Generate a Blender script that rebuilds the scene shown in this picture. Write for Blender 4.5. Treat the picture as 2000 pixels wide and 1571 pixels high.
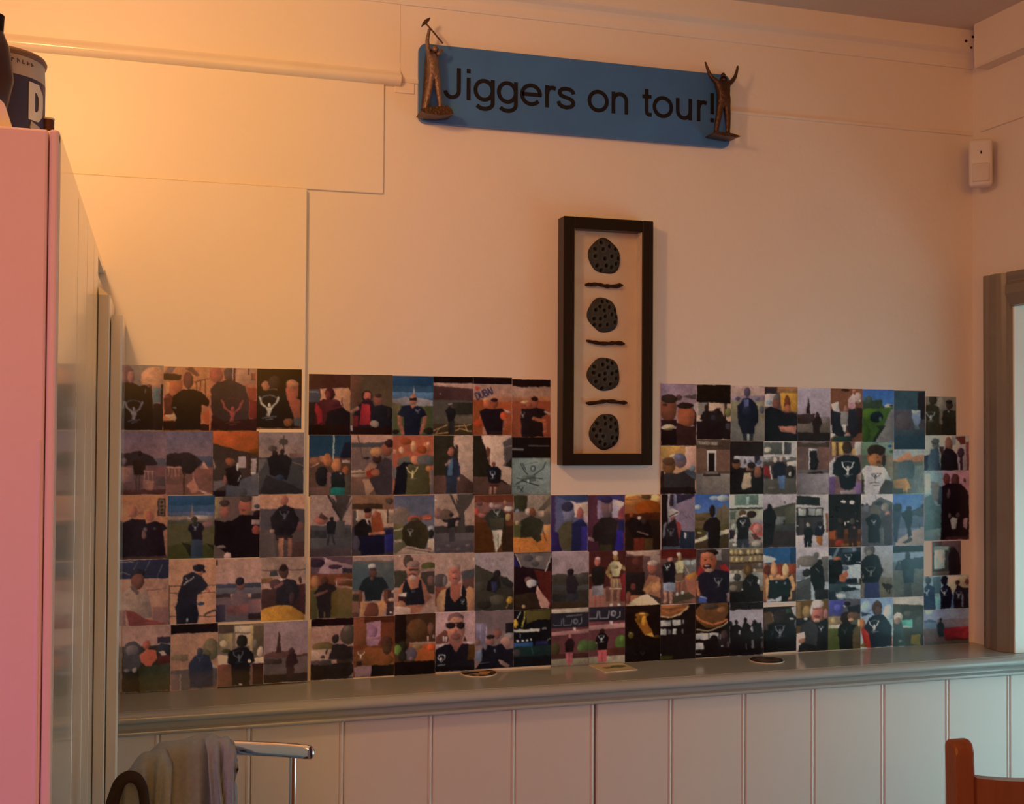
import bpy, bmesh, math, random
import numpy as np
from mathutils import Vector, Matrix
for o in list(bpy.data.objects): bpy.data.objects.remove(o, do_unlink=True)
scene = bpy.context.scene
COL = scene.collection
R = math.radians

# ------------------------------------------------------------------ camera
FPX, YAW, PITCH, ROLL = 2269.18, .29785923, .02033191, .00575026
CAM = np.array([0, -2.75, 1.55])
_ca, _sa = math.cos(YAW), math.sin(YAW)
FW = np.array([_sa*math.cos(PITCH), _ca*math.cos(PITCH), math.sin(PITCH)])
RI = np.array([_ca, -_sa, 0.]); UP = np.cross(RI, FW)
RI, UP = math.cos(ROLL)*RI+math.sin(ROLL)*UP, -math.sin(ROLL)*RI+math.cos(ROLL)*UP
def ray(x, y): return FW*FPX+RI*(x-1000)-UP*(y-785.5)
def onY(x, y, Y=0.):
    d = ray(x, y); return CAM+d*(Y-CAM[1])/d[1]
def onX(x, y, X):
    d = ray(x, y); return CAM+d*(X-CAM[0])/d[0]
def onZ(x, y, Z):
    d = ray(x, y); return CAM+d*(Z-CAM[2])/d[2]
cd = bpy.data.cameras.new('camera'); cam = bpy.data.objects.new('camera', cd); COL.objects.link(cam)
cd.sensor_fit = 'HORIZONTAL'; cd.sensor_width = 36; cd.lens = FPX/2000*36; cd.clip_start = .05
cam.matrix_world = Matrix(((RI[0], UP[0], -FW[0], CAM[0]), (RI[1], UP[1], -FW[1], CAM[1]), (RI[2], UP[2], -FW[2], CAM[2]), (0, 0, 0, 1)))
scene.camera = cam

# ------------------------------------------------------------------ world, lights, exposure
w = bpy.data.worlds.new('world'); scene.world = w; w.use_nodes = True
w.node_tree.nodes['Background'].inputs[0].default_value = (.485, .95, 1, 1)
w.node_tree.nodes['Background'].inputs[1].default_value = 4.1
def area(name, loc, target, sx, sy, power, col, spread=180):
    l = bpy.data.lights.new(name, 'AREA'); l.shape = 'RECTANGLE'; l.size = sx; l.size_y = sy
    l.energy = power; l.color = col; l.spread = R(spread)
    o = bpy.data.objects.new(name, l); COL.objects.link(o); o.location = loc
    o.rotation_euler = (Vector(target)-Vector(loc)).to_track_quat('-Z', 'Y').to_euler()
    return o
# the warm ceiling lamp over the cabinet
area('warm_ceiling_lamp', (-.32, -1.2, 2.52), (.3, 0, 1.8), .16, .16, 10.0, (1, .487, .173))
# added warm ambient fill, standing for the room's unseen lights, behind the camera
area('room_fill', (-.2, -4.2, 2.25), (.7, 0, 1.4), 2.2, 1.0, 35.0, (1, .392, .03))
# added violet fill, unseen, left of the camera, tints the cabinet front
area('violet_fill', (-1.0, -3.3, .9), (-.4, -1.3, 1.0), .5, .7, 8.0, (.15, .05, 1))
# sky light reaches the scene through the glazed door at the right
scene.view_settings.view_transform = 'Standard'; scene.view_settings.look = 'None'
scene.view_settings.exposure = 0; scene.view_settings.gamma = 1
scene.view_settings.use_curve_mapping = False

# ------------------------------------------------------------------ helpers
def lin(c):
    c = np.asarray(c, float)
    return np.where(c <= .04045, c/12.92, ((c+.055)/1.055)**2.4)
def hexc(h): return tuple(int(h[i:i+2], 16)/255 for i in (0, 2, 4))
def mat(name, col, rough=.6, metal=0, spec=.5, var=.06, vscale=8, bump=0, bscale=60, coat=0, col2=None, stretch=None):
    m = bpy.data.materials.new(name); m.use_nodes = True
    nt = m.node_tree; b = nt.nodes['Principled BSDF']
    tc = nt.nodes.new('ShaderNodeTexCoord'); src = tc.outputs['Object']
    if stretch:
        mp = nt.nodes.new('ShaderNodeMapping'); mp.inputs['Scale'].default_value = stretch
        nt.links.new(src, mp.inputs[0]); src = mp.outputs[0]
    n = nt.nodes.new('ShaderNodeTexNoise'); n.inputs['Scale'].default_value = vscale; n.inputs['Detail'].default_value = 4
    nt.links.new(src, n.inputs['Vector'])
    mx = nt.nodes.new('ShaderNodeMix'); mx.data_type = 'RGBA'
    a = [max(0, v*(1-var)) for v in col]; c = [min(1, v*(1+var)) for v in col] if col2 is None else col2
    mx.inputs[6].default_value = (*a, 1); mx.inputs[7].default_value = (*c, 1)
    nt.links.new(n.outputs[0], mx.inputs[0]); nt.links.new(mx.outputs[2], b.inputs['Base Color'])
    b.inputs['Roughness'].default_value = rough; b.inputs['Metallic'].default_value = metal
    b.inputs['Specular IOR Level'].default_value = spec; b.inputs['Coat Weight'].default_value = coat
    b.inputs['Coat Roughness'].default_value = .08
    if bump:
        n2 = nt.nodes.new('ShaderNodeTexNoise'); n2.inputs['Scale'].default_value = bscale; n2.inputs['Detail'].default_value = 5
        nt.links.new(src, n2.inputs['Vector'])
        bp = nt.nodes.new('ShaderNodeBump'); bp.inputs['Strength'].default_value = bump; bp.inputs['Distance'].default_value = .01
        nt.links.new(n2.outputs[0], bp.inputs['Height']); nt.links.new(bp.outputs[0], b.inputs['Normal'])
    return m
def attr_mat(name, rough, spec=.5, coat=0, bump=0):
    m = mat(name, (.5, .5, .5), rough, spec=spec, coat=coat, bump=bump)
    nt = m.node_tree; a = nt.nodes.new('ShaderNodeVertexColor'); a.layer_name = 'print'
    nt.links.new(a.outputs[0], nt.nodes['Principled BSDF'].inputs['Base Color'])
    return m
def tag(o, label=None, cat=None, group=None, kind=None):
    for k, v in (('label', label), ('category', cat), ('group', group), ('kind', kind)):
        if v: o[k] = v
    return o
def empty(name, loc=(0, 0, 0), rz=0):
    o = bpy.data.objects.new(name, None); COL.objects.link(o); o.location = loc; o.rotation_euler = (0, 0, rz)
    o.empty_display_size = .05
    return o
def link(name, me, m, parent=None, smooth=False, keep=True):
    o = bpy.data.objects.new(name, me); COL.objects.link(o)
    if m is not None:
        for k in (m if isinstance(m, (list, tuple)) else [m]): me.materials.append(k)
    if smooth:
        me.polygons.foreach_set('use_smooth', [True]*len(me.polygons)); me.set_sharp_from_angle(angle=R(50))
    if parent is not None: o.parent = parent
    return o
def obj(name, verts, faces, m, parent=None, smooth=False, org=None):
    """mesh object; verts in world space; org (default the base of the bounding box, or the parent's place) becomes the origin"""
    v = np.array(verts, float)
    if parent is not None: org = np.array(parent['_org']) if '_org' in parent else np.array(parent.location)
    elif org is None: org = np.array([(v[:, 0].min()+v[:, 0].max())/2, (v[:, 1].min()+v[:, 1].max())/2, v[:, 2].min()])
    me = bpy.data.meshes.new(name); me.from_pydata((v-org).tolist(), [], faces); me.update()
    bm = bmesh.new(); bm.from_mesh(me); bmesh.ops.recalc_face_normals(bm, faces=bm.faces); bm.to_mesh(me); bm.free()
    o = link(name, me, m, parent, smooth)
    o['_org'] = [float(x) for x in org]
    if parent is None: o.location = org
    return o
def bxv(x0, x1, y0, y1, z0, z1):
    v = [(x, y, z) for x in (x0, x1) for y in (y0, y1) for z in (z0, z1)]
    f = [(0, 1, 3, 2), (4, 6, 7, 5), (0, 4, 5, 1), (2, 3, 7, 6), (0, 2, 6, 4), (1, 5, 7, 3)]
    return v, f
def join(*vf):
    V, F = [], []
    for v, f in vf:
        n = len(V); V += list(v); F += [tuple(i+n for i in q) for q in f]
    return V, F
def bevbox(name, x0, x1, y0, y1, z0, z1, m, parent=None, bev=.003, seg=2):
    v, f = bxv(x0, x1, y0, y1, z0, z1)
    o = obj(name, v, f, m, parent)
    bm = bmesh.new(); bm.from_mesh(o.data)
    bmesh.ops.bevel(bm, geom=list(bm.edges), offset=bev, segments=seg, profile=.5, affect='EDGES')
    bm.to_mesh(o.data); bm.free()
    return o
def extrude_x(prof, x0, x1):
    """profile of (y, z) pts -> closed prism along x"""
    n = len(prof); v = [(x0, y, z) for y, z in prof]+[(x1, y, z) for y, z in prof]
    f = [tuple(range(n))[::-1], tuple(range(n, 2*n))]+[(i, (i+1) % n, n+(i+1) % n, n+i) for i in range(n)]
    return v, f
def extrude_y(prof, y0, y1):
    """profile of (x, z) pts -> closed prism along y"""
    n = len(prof); v = [(x, y0, z) for x, z in prof]+[(x, y1, z) for x, z in prof]
    f = [tuple(range(n)), tuple(range(n, 2*n))[::-1]]+[(i, n+i, n+(i+1) % n, (i+1) % n) for i in range(n)]
    return v, f
def extrude_z(prof, z0, z1):
    n = len(prof); v = [(x, y, z0) for x, y in prof]+[(x, y, z1) for x, y in prof]
    f = [tuple(range(n))[::-1], tuple(range(n, 2*n))]+[(i, (i+1) % n, n+(i+1) % n, n+i) for i in range(n)]
    return v, f
def tube(pts, rad, n=12, cap=True, flat=1.):
    """swept tube; rad number or list; flat scales along the second normal"""
    P = [Vector(p) for p in pts]; k = len(P)
    rr = rad if isinstance(rad, (list, tuple)) else [rad]*k
    V, F = [], []; prev = None
    for i in range(k):
        t = (P[min(i+1, k-1)]-P[max(i-1, 0)]).normalized()
        if prev is None:
            a = Vector((0, 0, 1)) if abs(t.z) < .9 else Vector((1, 0, 0))
            u = t.cross(a).normalized()
        else: u = (prev-t*prev.dot(t)).normalized()
        prev = u; b = t.cross(u)
        for j in range(n):
            q = 2*math.pi*j/n; V.append(tuple(P[i]+u*math.cos(q)*rr[i]+b*math.sin(q)*rr[i]*flat))
        if i:
            for j in range(n):
                a0 = (i-1)*n+j; a1 = (i-1)*n+(j+1) % n; F.append((a0, a1, a1+n, a0+n))
    if cap: F += [tuple(range(n))[::-1], tuple(range((k-1)*n, k*n))]
    return V, F
def lathe(prof, n=32, cx=0, cy=0, a0=0, a1=2*math.pi):
    """profile of (r, z); closed round"""
    V, F = [], []; k = len(prof)
    for j in range(n):
        q = a0+(a1-a0)*j/n
        V += [(cx+r*math.cos(q), cy+r*math.sin(q), z) for r, z in prof]
    for j in range(n):
        for i in range(k-1):
            a = j*k+i; b = ((j+1) % n)*k+i; F.append((a, b, b+1, a+1))
    return V, F
def skin(name, verts, edges, radii, m, parent, sub=2, org=None):
    """one continuous body grown from a skeleton with the Skin modifier"""
    me = bpy.data.meshes.new(name); org = np.array(parent.location)
    me.from_pydata([tuple(np.array(v)-org) for v in verts], edges, [])
    o = bpy.data.objects.new(name, me); COL.objects.link(o)
    sk = o.modifiers.new('skin', 'SKIN')
    if not me.skin_vertices: 
        bpy.context.view_layer.objects.active = o; bpy.ops.mesh.customdata_skin_add()
    for i, r in enumerate(radii): me.skin_vertices[0].data[i].radius = (r, r) if not isinstance(r, tuple) else r
    me.skin_vertices[0].data[0].use_root = True
    sb = o.modifiers.new('sub', 'SUBSURF'); sb.levels = sub; sb.render_levels = sub
    dg = bpy.context.evaluated_depsgraph_get(); dg.update()
    m2 = bpy.data.meshes.new_from_object(o.evaluated_get(dg)); m2.name = name
    bpy.data.objects.remove(o); bpy.data.meshes.remove(me)
    return link(name, m2, m, parent, True)
def arc(cx, cy, rx, ry, a0, a1, n=14):
    return [(cx+rx*math.cos(R(a0+(a1-a0)*i/n)), cy+ry*math.sin(R(a0+(a1-a0)*i/n))) for i in range(n+1)]
# stroke letters: advance, polylines (em units, baseline 0)
GLY = {
 'J': (.5, [[(.38, .716), (.38, .21)]+arc(.22, .2, .16, .165, 0, -172, 12)]),
 'i': (.222, [[(.11, 0), (.11, .519)], [(.11, .62), (.11, .716)]]),
 'g': (.556, [arc(.255, .262, .205, .218, 0, 360, 24), [(.462, .519), (.462, .0)]+arc(.262, -.02, .2, .145, -5, -150, 10)]),
 'e': (.556, [[(.06, .268)]+[(.497, .268)]+arc(.278, .26, .222, .22, 4, 322, 24)]),
 'r': (.333, [[(.11, 0), (.11, .519)], [(.11, .31), (.135, .41), (.19, .462), (.25, .472), (.325, .45)]]),
 's': (.5, [[(.435, .36), (.415, .42), (.35, .465), (.25, .478), (.15, .462), (.1, .42), (.09, .365), (.12, .315), (.2, .285), (.3, .258), (.39, .225), (.43, .17), (.425, .11), (.37, .06), (.26, .038), (.15, .055), (.085, .1), (.06, .17)]]),
 'o': (.556, [arc(.278, .26, .222, .222, 0, 360, 26)]),
 'n': (.556, [[(.11, 0), (.11, .519)], [(.11, .29)]+arc(.278, .31, .165, .167, 170, 0, 12)+[(.443, 0)]]),
 'u': (.556, [[(.443, .519), (.443, 0)], [(.111, .519), (.111, .26)]+arc(.278, .21, .167, .168, 186, 345, 12)]),
 't': (.278, [[(.13, .66), (.13, .14), (.145, .075), (.19, .045), (.265, .05)], [(.02, .478), (.255, .478)]]),
 '!': (.278, [[(.14, .716), (.14, .2)], [(.14, .1), (.14, 0)]]),
 ' ': (.278, []),
 'D': (.72, [[(.1, 0), (.1, .7), (.4, .7), (.6, .55), (.62, .35), (.58, .12), (.4, 0), (.1, 0)]]),
 'U': (.72, [[(.1, .7), (.1, .15), (.2, .02), (.5, .02), (.6, .15), (.6, .7)]]),
 'B': (.67, [[(.1, 0), (.1, .7), (.45, .7), (.55, .6), (.55, .45), (.45, .37), (.1, .37)], [(.45, .37), (.58, .28), (.58, .1), (.45, 0), (.1, 0)]]),
 'A': (.67, [[(.05, 0), (.3, .7), (.6, 0)], [(.15, .25), (.5, .25)]]),
 'I': (.28, [[(.14, 0), (.14, .7)]]),
 'C': (.72, [arc(.36, .35, .28, .34, 45, 315, 12)]),
 'O': (.78, [arc(.38, .35, .3, .34, 0, 360, 14)]),
 'K': (.67, [[(.1, 0), (.1, .7)], [(.58, .7), (.1, .28)], [(.25, .4), (.6, 0)]]),
 'E': (.67, [[(.58, .7), (.1, .7), (.1, 0), (.58, 0)], [(.1, .37), (.5, .37)]]),
 'H': (.72, [[(.1, 0), (.1, .7)], [(.6, 0), (.6, .7)], [(.1, .36), (.6, .36)]]),
 'S': (.67, [[(.55, .6), (.4, .7), (.2, .68), (.1, .55), (.2, .4), (.45, .32), (.57, .18), (.45, .02), (.2, 0), (.07, .12)]]),
 'R': (.7, [[(.1, 0), (.1, .7), (.5, .7), (.6, .55), (.5, .37), (.1, .37)], [(.4, .37), (.62, 0)]]),
}
def ribbon(pl, wd, fx, d0, d1):
    """flat ribbon of width wd along 2D polyline pl, thickness d0..d1; fx maps (a, b, d) to 3D"""
    closed = len(pl) > 3 and abs(pl[0][0]-pl[-1][0])+abs(pl[0][1]-pl[-1][1]) < 1e-6
    q = [Vector(p) for p in (pl[:-1] if closed else pl)]; n = len(q); L, Rr = [], []
    for i in range(n):
        a = q[(i-1) % n] if (closed or i) else None; b = q[(i+1) % n] if (closed or i < n-1) else None
        d1_ = (q[i]-a).normalized() if a is not None else None; d2_ = (b-q[i]).normalized() if b is not None else None
        if d1_ is None: d1_ = d2_
        if d2_ is None: d2_ = d1_
        t = (d1_+d2_); t = t.normalized() if t.length > 1e-6 else d1_
        nn = Vector((-t.y, t.x)); k = 1/max(.5, nn.dot(Vector((-d1_.y, d1_.x))))
        L.append(q[i]+nn*wd/2*k); Rr.append(q[i]-nn*wd/2*k)
    V = [fx(p.x, p.y, d0) for p in L]+[fx(p.x, p.y, d0) for p in Rr]+[fx(p.x, p.y, d1) for p in L]+[fx(p.x, p.y, d1) for p in Rr]
    F = []; m = n if closed else n-1
    for i in range(m):
        j = (i+1) % n
        F += [(2*n+i, 2*n+j, 3*n+j, 3*n+i), (i, j, 2*n+j, 2*n+i), (n+i, 3*n+i, 3*n+j, n+j), (i, n+i, n+j, j)]
    if not closed: F += [(0, 2*n, 3*n, n), (n-1, 2*n-1, 4*n-1, 3*n-1)]
    return V, F

# ------------------------------------------------------------------ materials
M = {}
M['wall'] = mat('wall_paint', (.80, .745, .66), .55, var=.035, vscale=5, bump=.12, bscale=45)
M['wall_board'] = mat('wall_board_paint', (.82, .765, .675), .4, var=.03, vscale=4, bump=.05, bscale=30)
M['trim'] = mat('trim_gloss_paint', (.8, .74, .64), .14, var=.05, vscale=14, bump=.05, bscale=40)
M['trim_dirty'] = mat('trim_dirty_paint', (.66, .57, .46), .35, var=.2, vscale=22, bump=.1, bscale=60)
M['ceiling'] = mat('ceiling_paint', (.69, .63, .57), .75, var=.04, bump=.1)
M['floor'] = mat('floor_wood', (.2, .11, .06), .5, var=.3, vscale=3, stretch=(1, 12, 1))
M['panel'] = mat('cream_gloss_paint', (.645, .62, .595), .35, var=.03, vscale=5, bump=.03, bscale=25)
M['grey_gloss'] = mat('grey_gloss_paint', (.36, .40, .40), .13, spec=.6, var=.07, vscale=9, bump=.03, bscale=30)
M['casing'] = mat('taupe_gloss_paint', (.21, .185, .15), .28, var=.08, vscale=12, bump=.04, bscale=50)
M['cab_side'] = mat('cabinet_gloss_side', (.78, .73, .64), .13, spec=.6, var=.03, vscale=6, bump=.02, bscale=14, coat=.5)
M['cab_front'] = mat('pink_lit_front_paint', (.86, .66, .64), .42, var=.025, vscale=7, bump=.04, bscale=70)  # pink of the light on the front is partly mixed into this paint
M['dark_gap'] = mat('dark_gap', (.03, .015, .01), .9)
M['white_reveal'] = mat('reveal_white_paint', (.82, .85, .82), .4, var=.02)
M['blue'] = mat('blue_sign_paint', (.05, .17, .43), .38, var=.22, vscale=9, bump=.02)
M['black_letter'] = mat('black_lettering', (.012, .011, .014), .6, spec=.15)
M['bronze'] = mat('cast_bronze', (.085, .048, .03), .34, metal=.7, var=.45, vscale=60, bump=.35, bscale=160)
M['bronze_light'] = mat('sheen_bronze', (.19, .125, .095), .36, metal=.5, var=.5, vscale=70, bump=.35, bscale=150)  # paler tone puts the miner's bright highlights into the colour
M['frame'] = mat('black_frame_wood', (.010, .007, .006), .3, spec=.3, var=.2)
M['linen'] = mat('linen_backing', (.74, .64, .49), .85, var=.07, vscale=40, bump=.25, bscale=400)
M['stick'] = mat('cinnamon_stick', (.05, .022, .014), .8, spec=.15, var=.4, vscale=90, bump=.6, bscale=300)
M['plastic'] = mat('white_plastic', (.74, .72, .69), .35, var=.02)
M['chrome'] = mat('chrome', (.82, .82, .84), .09, metal=1, var=.02)
M['wood'] = mat('chair_wood', (.23, .075, .022), .33, var=.25, vscale=9, stretch=(9, 9, 1.2), bump=.05)
M['fleece'] = mat('grey_fleece', (.31, .39, .50), .95, spec=.15, var=.2, vscale=110, bump=.35, bscale=500)
M['dark_fabric'] = mat('dark_fabric', (.035, .025, .022), .9, spec=.2, var=.3, vscale=60)
M['glass'] = mat('glass', (1, 1, 1), .03)
_g = M['glass'].node_tree
_b = _g.nodes['Principled BSDF']; _b.inputs['Alpha'].default_value = .05; _b.inputs['Roughness'].default_value = .02; _b.inputs['Specular IOR Level'].default_value = .4
for _l in list(_b.inputs['Base Color'].links): _g.links.remove(_l)
_b.inputs['Base Color'].default_value = (0, 0, 0, 1)
M['paper'] = mat('photo_paper', (.8, .78, .74), .5, var=.02)
M['print'] = attr_mat('photo_print', .16, spec=.22)
M['pod'] = attr_mat('lotus_pod', .8, spec=.2, bump=.3)
M['mat_print'] = attr_mat('coaster_print', .45)

# ------------------------------------------------------------------ room shell
XR = 2.204; XL = -1.9; YB = -4.6; ZC = 2.668
DY0, DY1, DZ = -.162, -1.42, 1.878       # the doorway in the right wall
def struct(name, v, f, m, smooth=False): return tag(obj(name, v, f, m, None, smooth), kind='structure')
floor = struct('floor', *bxv(XL-.1, XR+1.2, YB-.1, .1, -.05, 0), M['floor'])
ceil = struct('ceiling', *bxv(XL-.1, XR+.15, YB-.1, .1, ZC, ZC+.05), M['ceiling'])
wb = struct('wall_back', *bxv(XL-.1, XR+.9, 0, .1, 0, ZC), M['wall'])
wr = struct('wall_right', *join(bxv(XR, XR+.12, DY0, 0, 0, ZC), bxv(XR, XR+.12, DY1, DY0, DZ, ZC), bxv(XR, XR+.12, YB, DY1, 0, ZC)), M['wall'])
wl = struct('wall_left', *bxv(XL-.1, XL, YB, 0, 0, ZC), M['wall'])
wf = struct('wall_front', *bxv(XL-.1, XR+.12, YB-.1, YB, 0, ZC), M['wall'])
# boards fixed on the back wall (parts of the wall)
zj = 2.104; xs = .334; xs2 = .517; zr = 2.372
def wallboard(x0, x1, z0, z1, t, bev=.0015):
    return bevbox('wall_board', x0, x1, -t, 0, z0, z1, M['wall_board'], wb, bev, 1)
wallboard(XL, xs, .952, zj-.0015, .017)
wallboard(XL, xs2, zj, zr, .0065)
wallboard(XL, .556, 2.40, ZC, .0015)
bevbox('plaster_patch', .543, .592, -.003, 0, 2.352, 2.381, M['wall'], wb, .0012, 1)
# ledge of old rail to the right of the sign and picture rail at the left
prof = [(0, 2.366), (-.010, 2.368), (-.019, 2.374), (-.022, 2.383), (-.019, 2.391), (-.010, 2.396), (-.008, 2.403), (0, 2.405)]
tag(obj('trim_1', *extrude_x(prof, XL, .556), M['trim'], None, True), kind='structure')
prof = [(0, 2.377), (-.005, 2.378), (-.006, 2.383), (-.004, 2.389), (0, 2.390)]
tag(obj('trim_2', *extrude_x(prof, .556, XR), M['trim']), kind='structure')
# cornice, back wall and right wall
prof = [(0, 2.567), (-.005, 2.567), (-.008, 2.574), (-.010, 2.592), (-.016, 2.602), (-.026, 2.609), (-.030, 2.613), (-.030, ZC), (0, ZC)]
tag(obj('trim_3', *extrude_x(prof, XL, XR), M['wall']), kind='structure')
c4 = tag(obj('trim_4', *extrude_y([(XR, 2.547), (XR-.044, 2.547), (XR-.049, 2.553), (XR-.049, ZC), (XR, ZC)], YB, -.070), M['wall']), kind='structure')
tag(obj('trim_5', *extrude_y([(XR, 2.379), (XR-.006, 2.380), (XR-.005, 2.391), (XR, 2.392)], DY1-1, -.04), M['trim']), kind='structure')
for i, (px, py, r) in enumerate(((1887, 80, .0042), (1900, 72, .0038), (1897, 93, .0034))):
    p = onY(px, py, -.0302)
    v = [(p[0]+r*math.cos(q*math.pi/5)*(1+.3*(q % 2)), -.0302-.0004, p[2]+r*math.sin(q*math.pi/5)) for q in range(10)]
    v += [(a, b+.0012, c) for a, b, c in v]
    obj('nail_hole', v, [tuple(range(10))[::-1]]+[(i_, (i_+1) % 10, 10+(i_+1) % 10, 10+i_) for i_ in range(10)], M['dark_gap'], wr)

# doorway: taupe casing, white deep reveal, glazed door outside
d1 = tag(obj('door_1', *bxv(XR+.12, XR+.72, DY0-.004, DY0+.08, .0, DZ+.05), M['white_reveal']), kind='structure')
obj('reveal_head', *bxv(XR+.12, XR+.72, DY1, DY0, DZ, DZ+.05), M['white_reveal'], d1)
obj('reveal_side', *bxv(XR+.12, XR+.72, DY1-.08, DY1, 0, DZ+.05), M['white_reveal'], d1)
obj('jamb_lining', *bxv(XR-.002, XR+.13, DY0-.006, DY0, .95, DZ), M['white_reveal'], d1)
cw = .092
cprof = [(0, 0), (-.022, 0), (-.024, .012), (-.018, .022), (-.018, .026), (-.026, .034), (-.027, .058), (-.020, .070), (-.013, .080), (-.009, cw-.004), (0, cw)]   # (out of wall, across)
def casing_v(ya, sgn, z0, z1):
    return extrude_z([(XR+a, ya-sgn*b) for a, b in cprof], z0, z1)
obj('casing', *casing_v(DY0+cw, 1, .95, DZ+cw), M['casing'], d1)
obj('casing', *casing_v(DY1-cw, -1, 0, DZ+cw), M['casing'], d1)
obj('casing_head', *extrude_y([(XR+a, DZ+cw-b) for a, b in cprof], DY1, DY0), M['casing'], d1)
for a, b in ((DY1, DY1+.09), (DY0-.09, DY0), (-.83, -.75)): obj('door_stile', *bxv(XR+.56, XR+.6, a, b, 0, DZ), M['white_reveal'], d1)
for a, b in ((0, .2), (.86, .96), (DZ-.1, DZ)): obj('door_rail', *bxv(XR+.56, XR+.6, DY1, DY0, a, b), M['white_reveal'], d1)
for a, b in ((DY1+.09, -.83), (-.75, DY0-.09)):
    obj('pane', *bxv(XR+.577, XR+.583, a, b, .2, .86), M['glass'], d1); obj('pane', *bxv(XR+.577, XR+.583, a, b, .96, 1.4), M['glass'], d1)
    obj('light_block_panel', *bxv(XR+.57, XR+.59, a, b, 1.4, DZ-.1), M['white_reveal'], d1)  # solid panel added out of view to keep daylight off the upper wall

# panelled dado below the ledge: every board a piece
YW = -.178; ZS = .949
dado = tag(obj('wall_dado', *bxv(-.1, XR+.5, YW+.02, 0, 0, ZS-.03), M['panel']), kind='structure')
gx = [onY(p, 1480, YW)[0] for p in (490, 672, 845, 1007, 1163, 1313, 1456, 1591, 1727, 1853, 1973)]
gx = [gx[0]-.372, gx[0]-.188]+gx+[XR+.5]
for i in range(len(gx)-1):
    a, b = gx[i], gx[i+1]; g = .003 if abs(a-gx[6]) < 1e-6 else .0005; h = .003 if abs(b-gx[6]) < 1e-6 else .0005
    if i == len(gx)-2: h = 0
    a += g; b -= h
    pr = [(a, YW+.02), (a, YW+.003), (a+.003, YW), (b-.011, YW), (b-.0100, YW+.002), (b-.0088, YW+.0005), (b-.006, YW-.0012), (b-.003, YW-.0002), (b, YW+.003), (b, YW+.02)]
    obj('dado_board', *extrude_z(pr, .0, ZS-.02), M['panel'], dado)

# ledge shelf with moulded nosing
led = empty('ledge_shelf', (1.1, -.1, ZS-.06)); tag(led, 'long grey gloss painted ledge below the wall of photo prints', 'shelf')
x0, x1 = -.073, XR+.5
obj('top_board', *extrude_x([(0, ZS-.02), (0, ZS), (-.188, ZS), (-.189, ZS-.0022), (-.191, ZS-.0022), (-.192, ZS-.02)], x0, x1), M['grey_gloss'], led)
nose = [(-.150, ZS-.004), (-.1915, ZS-.0008), (-.1965, ZS-.001), (-.2035, ZS-.004), (-.2085, ZS-.009), (-.2100, ZS-.0145), (-.2085, ZS-.0195), (-.2030, ZS-.0230), (-.1960, ZS-.0245),
        (-.1905, ZS-.0280), (-.1875, ZS-.0335), (-.1875, ZS-.0385), (-.1915, ZS-.0405), (-.1985, ZS-.0425), (-.2000, ZS-.0460), (-.1985, ZS-.0495), (-.1930, ZS-.0515), (-.150, ZS-.0515)]
obj('nosing', *extrude_x(nose, x0, x1), M['grey_gloss'], led, True)

# ------------------------------------------------------------------ tall cabinet at the left
CX = -.112; CY = -1.29; CZ = 1.895
cab = empty('tall_cabinet', (-.45, -.64, 0)); tag(cab, 'tall painted cabinet with pink lit front and glossy grooved side, against the photo wall', 'cabinet')
obj('carcass', *bxv(-.95, CX-.012, CY+.02, -.0185, 0, CZ-.012), M['cab_side'], cab)
obj('top_panel', *bxv(-.95, CX, CY+.006, -.0185, CZ-.012, CZ), M['cab_side'], cab)
# side boards with grooves at the places seen in the picture
gy = [CY+.022]+[onX(p, 900, CX)[1] for p in (147, 165.5)]+[-.46, -.30, -.0185]
for i in range(len(gy)-1):
    a, b = gy[i]+.0008, gy[i+1]-.0008
    pr = [(CX-.013, a), (CX-.003, a), (CX, a+.003), (CX, b-.003), (CX-.003, b), (CX-.013, b)]
    obj('side_board', *extrude_z(pr, .0, CZ-.012 if i < 4 else CZ-.05), M['cab_side'], cab)
# front: door leaf, edge stile with a shadow gap between
bevbox('front_stile', CX-.0105, CX, CY-.004, CY+.022, 0, CZ, M['cab_front'], cab, .003, 2)
dr = bevbox('door', -.95, CX-.0115, CY-.006, CY+.02, 0, CZ-.001, M['cab_front'], cab, .003, 2)
obj('door_moulding', *extrude_z([(CX-.0195, CY-.006), (CX-.0195, CY-.0072), (CX-.0165, CY-.0078), (CX-.0145, CY-.0072), (CX-.0145, CY-.006)], 0, 1.53), M['cab_front'], dr)
bevbox('handle', -.90, -.88, CY-.035, CY-.006, .95, 1.1, M['chrome'], dr, .003, 2)
# corner post between cabinet and ledge
post = empty('corner_post', (-.09, -.15, 0)); tag(post, 'narrow glossy corner post between the tall cabinet and the ledge end', 'post')
px_ = onY(237, 1343, 0)[0]
obj('post_board', *extrude_z([(CX+.0015, -.30), (CX+.021, -.302), (CX+.023, -.298), (CX+.023, -.0185), (CX+.0015, -.0185)], 0, 1.806), M['cab_side'], post)
obj('post_strip', *extrude_z([(CX+.0245, -.262), (px_-.004, -.264), (px_, -.258), (px_, -.0185), (CX+.0245, -.0185)], 0, 1.77), M['cab_side'], post)
obj('top_wedge', *extrude_y([(CX+.0015, 1.806), (CX+.021, 1.806), (CX+.0015, 1.823)], -.302, -.0185), M['cab_side'], post)

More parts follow.
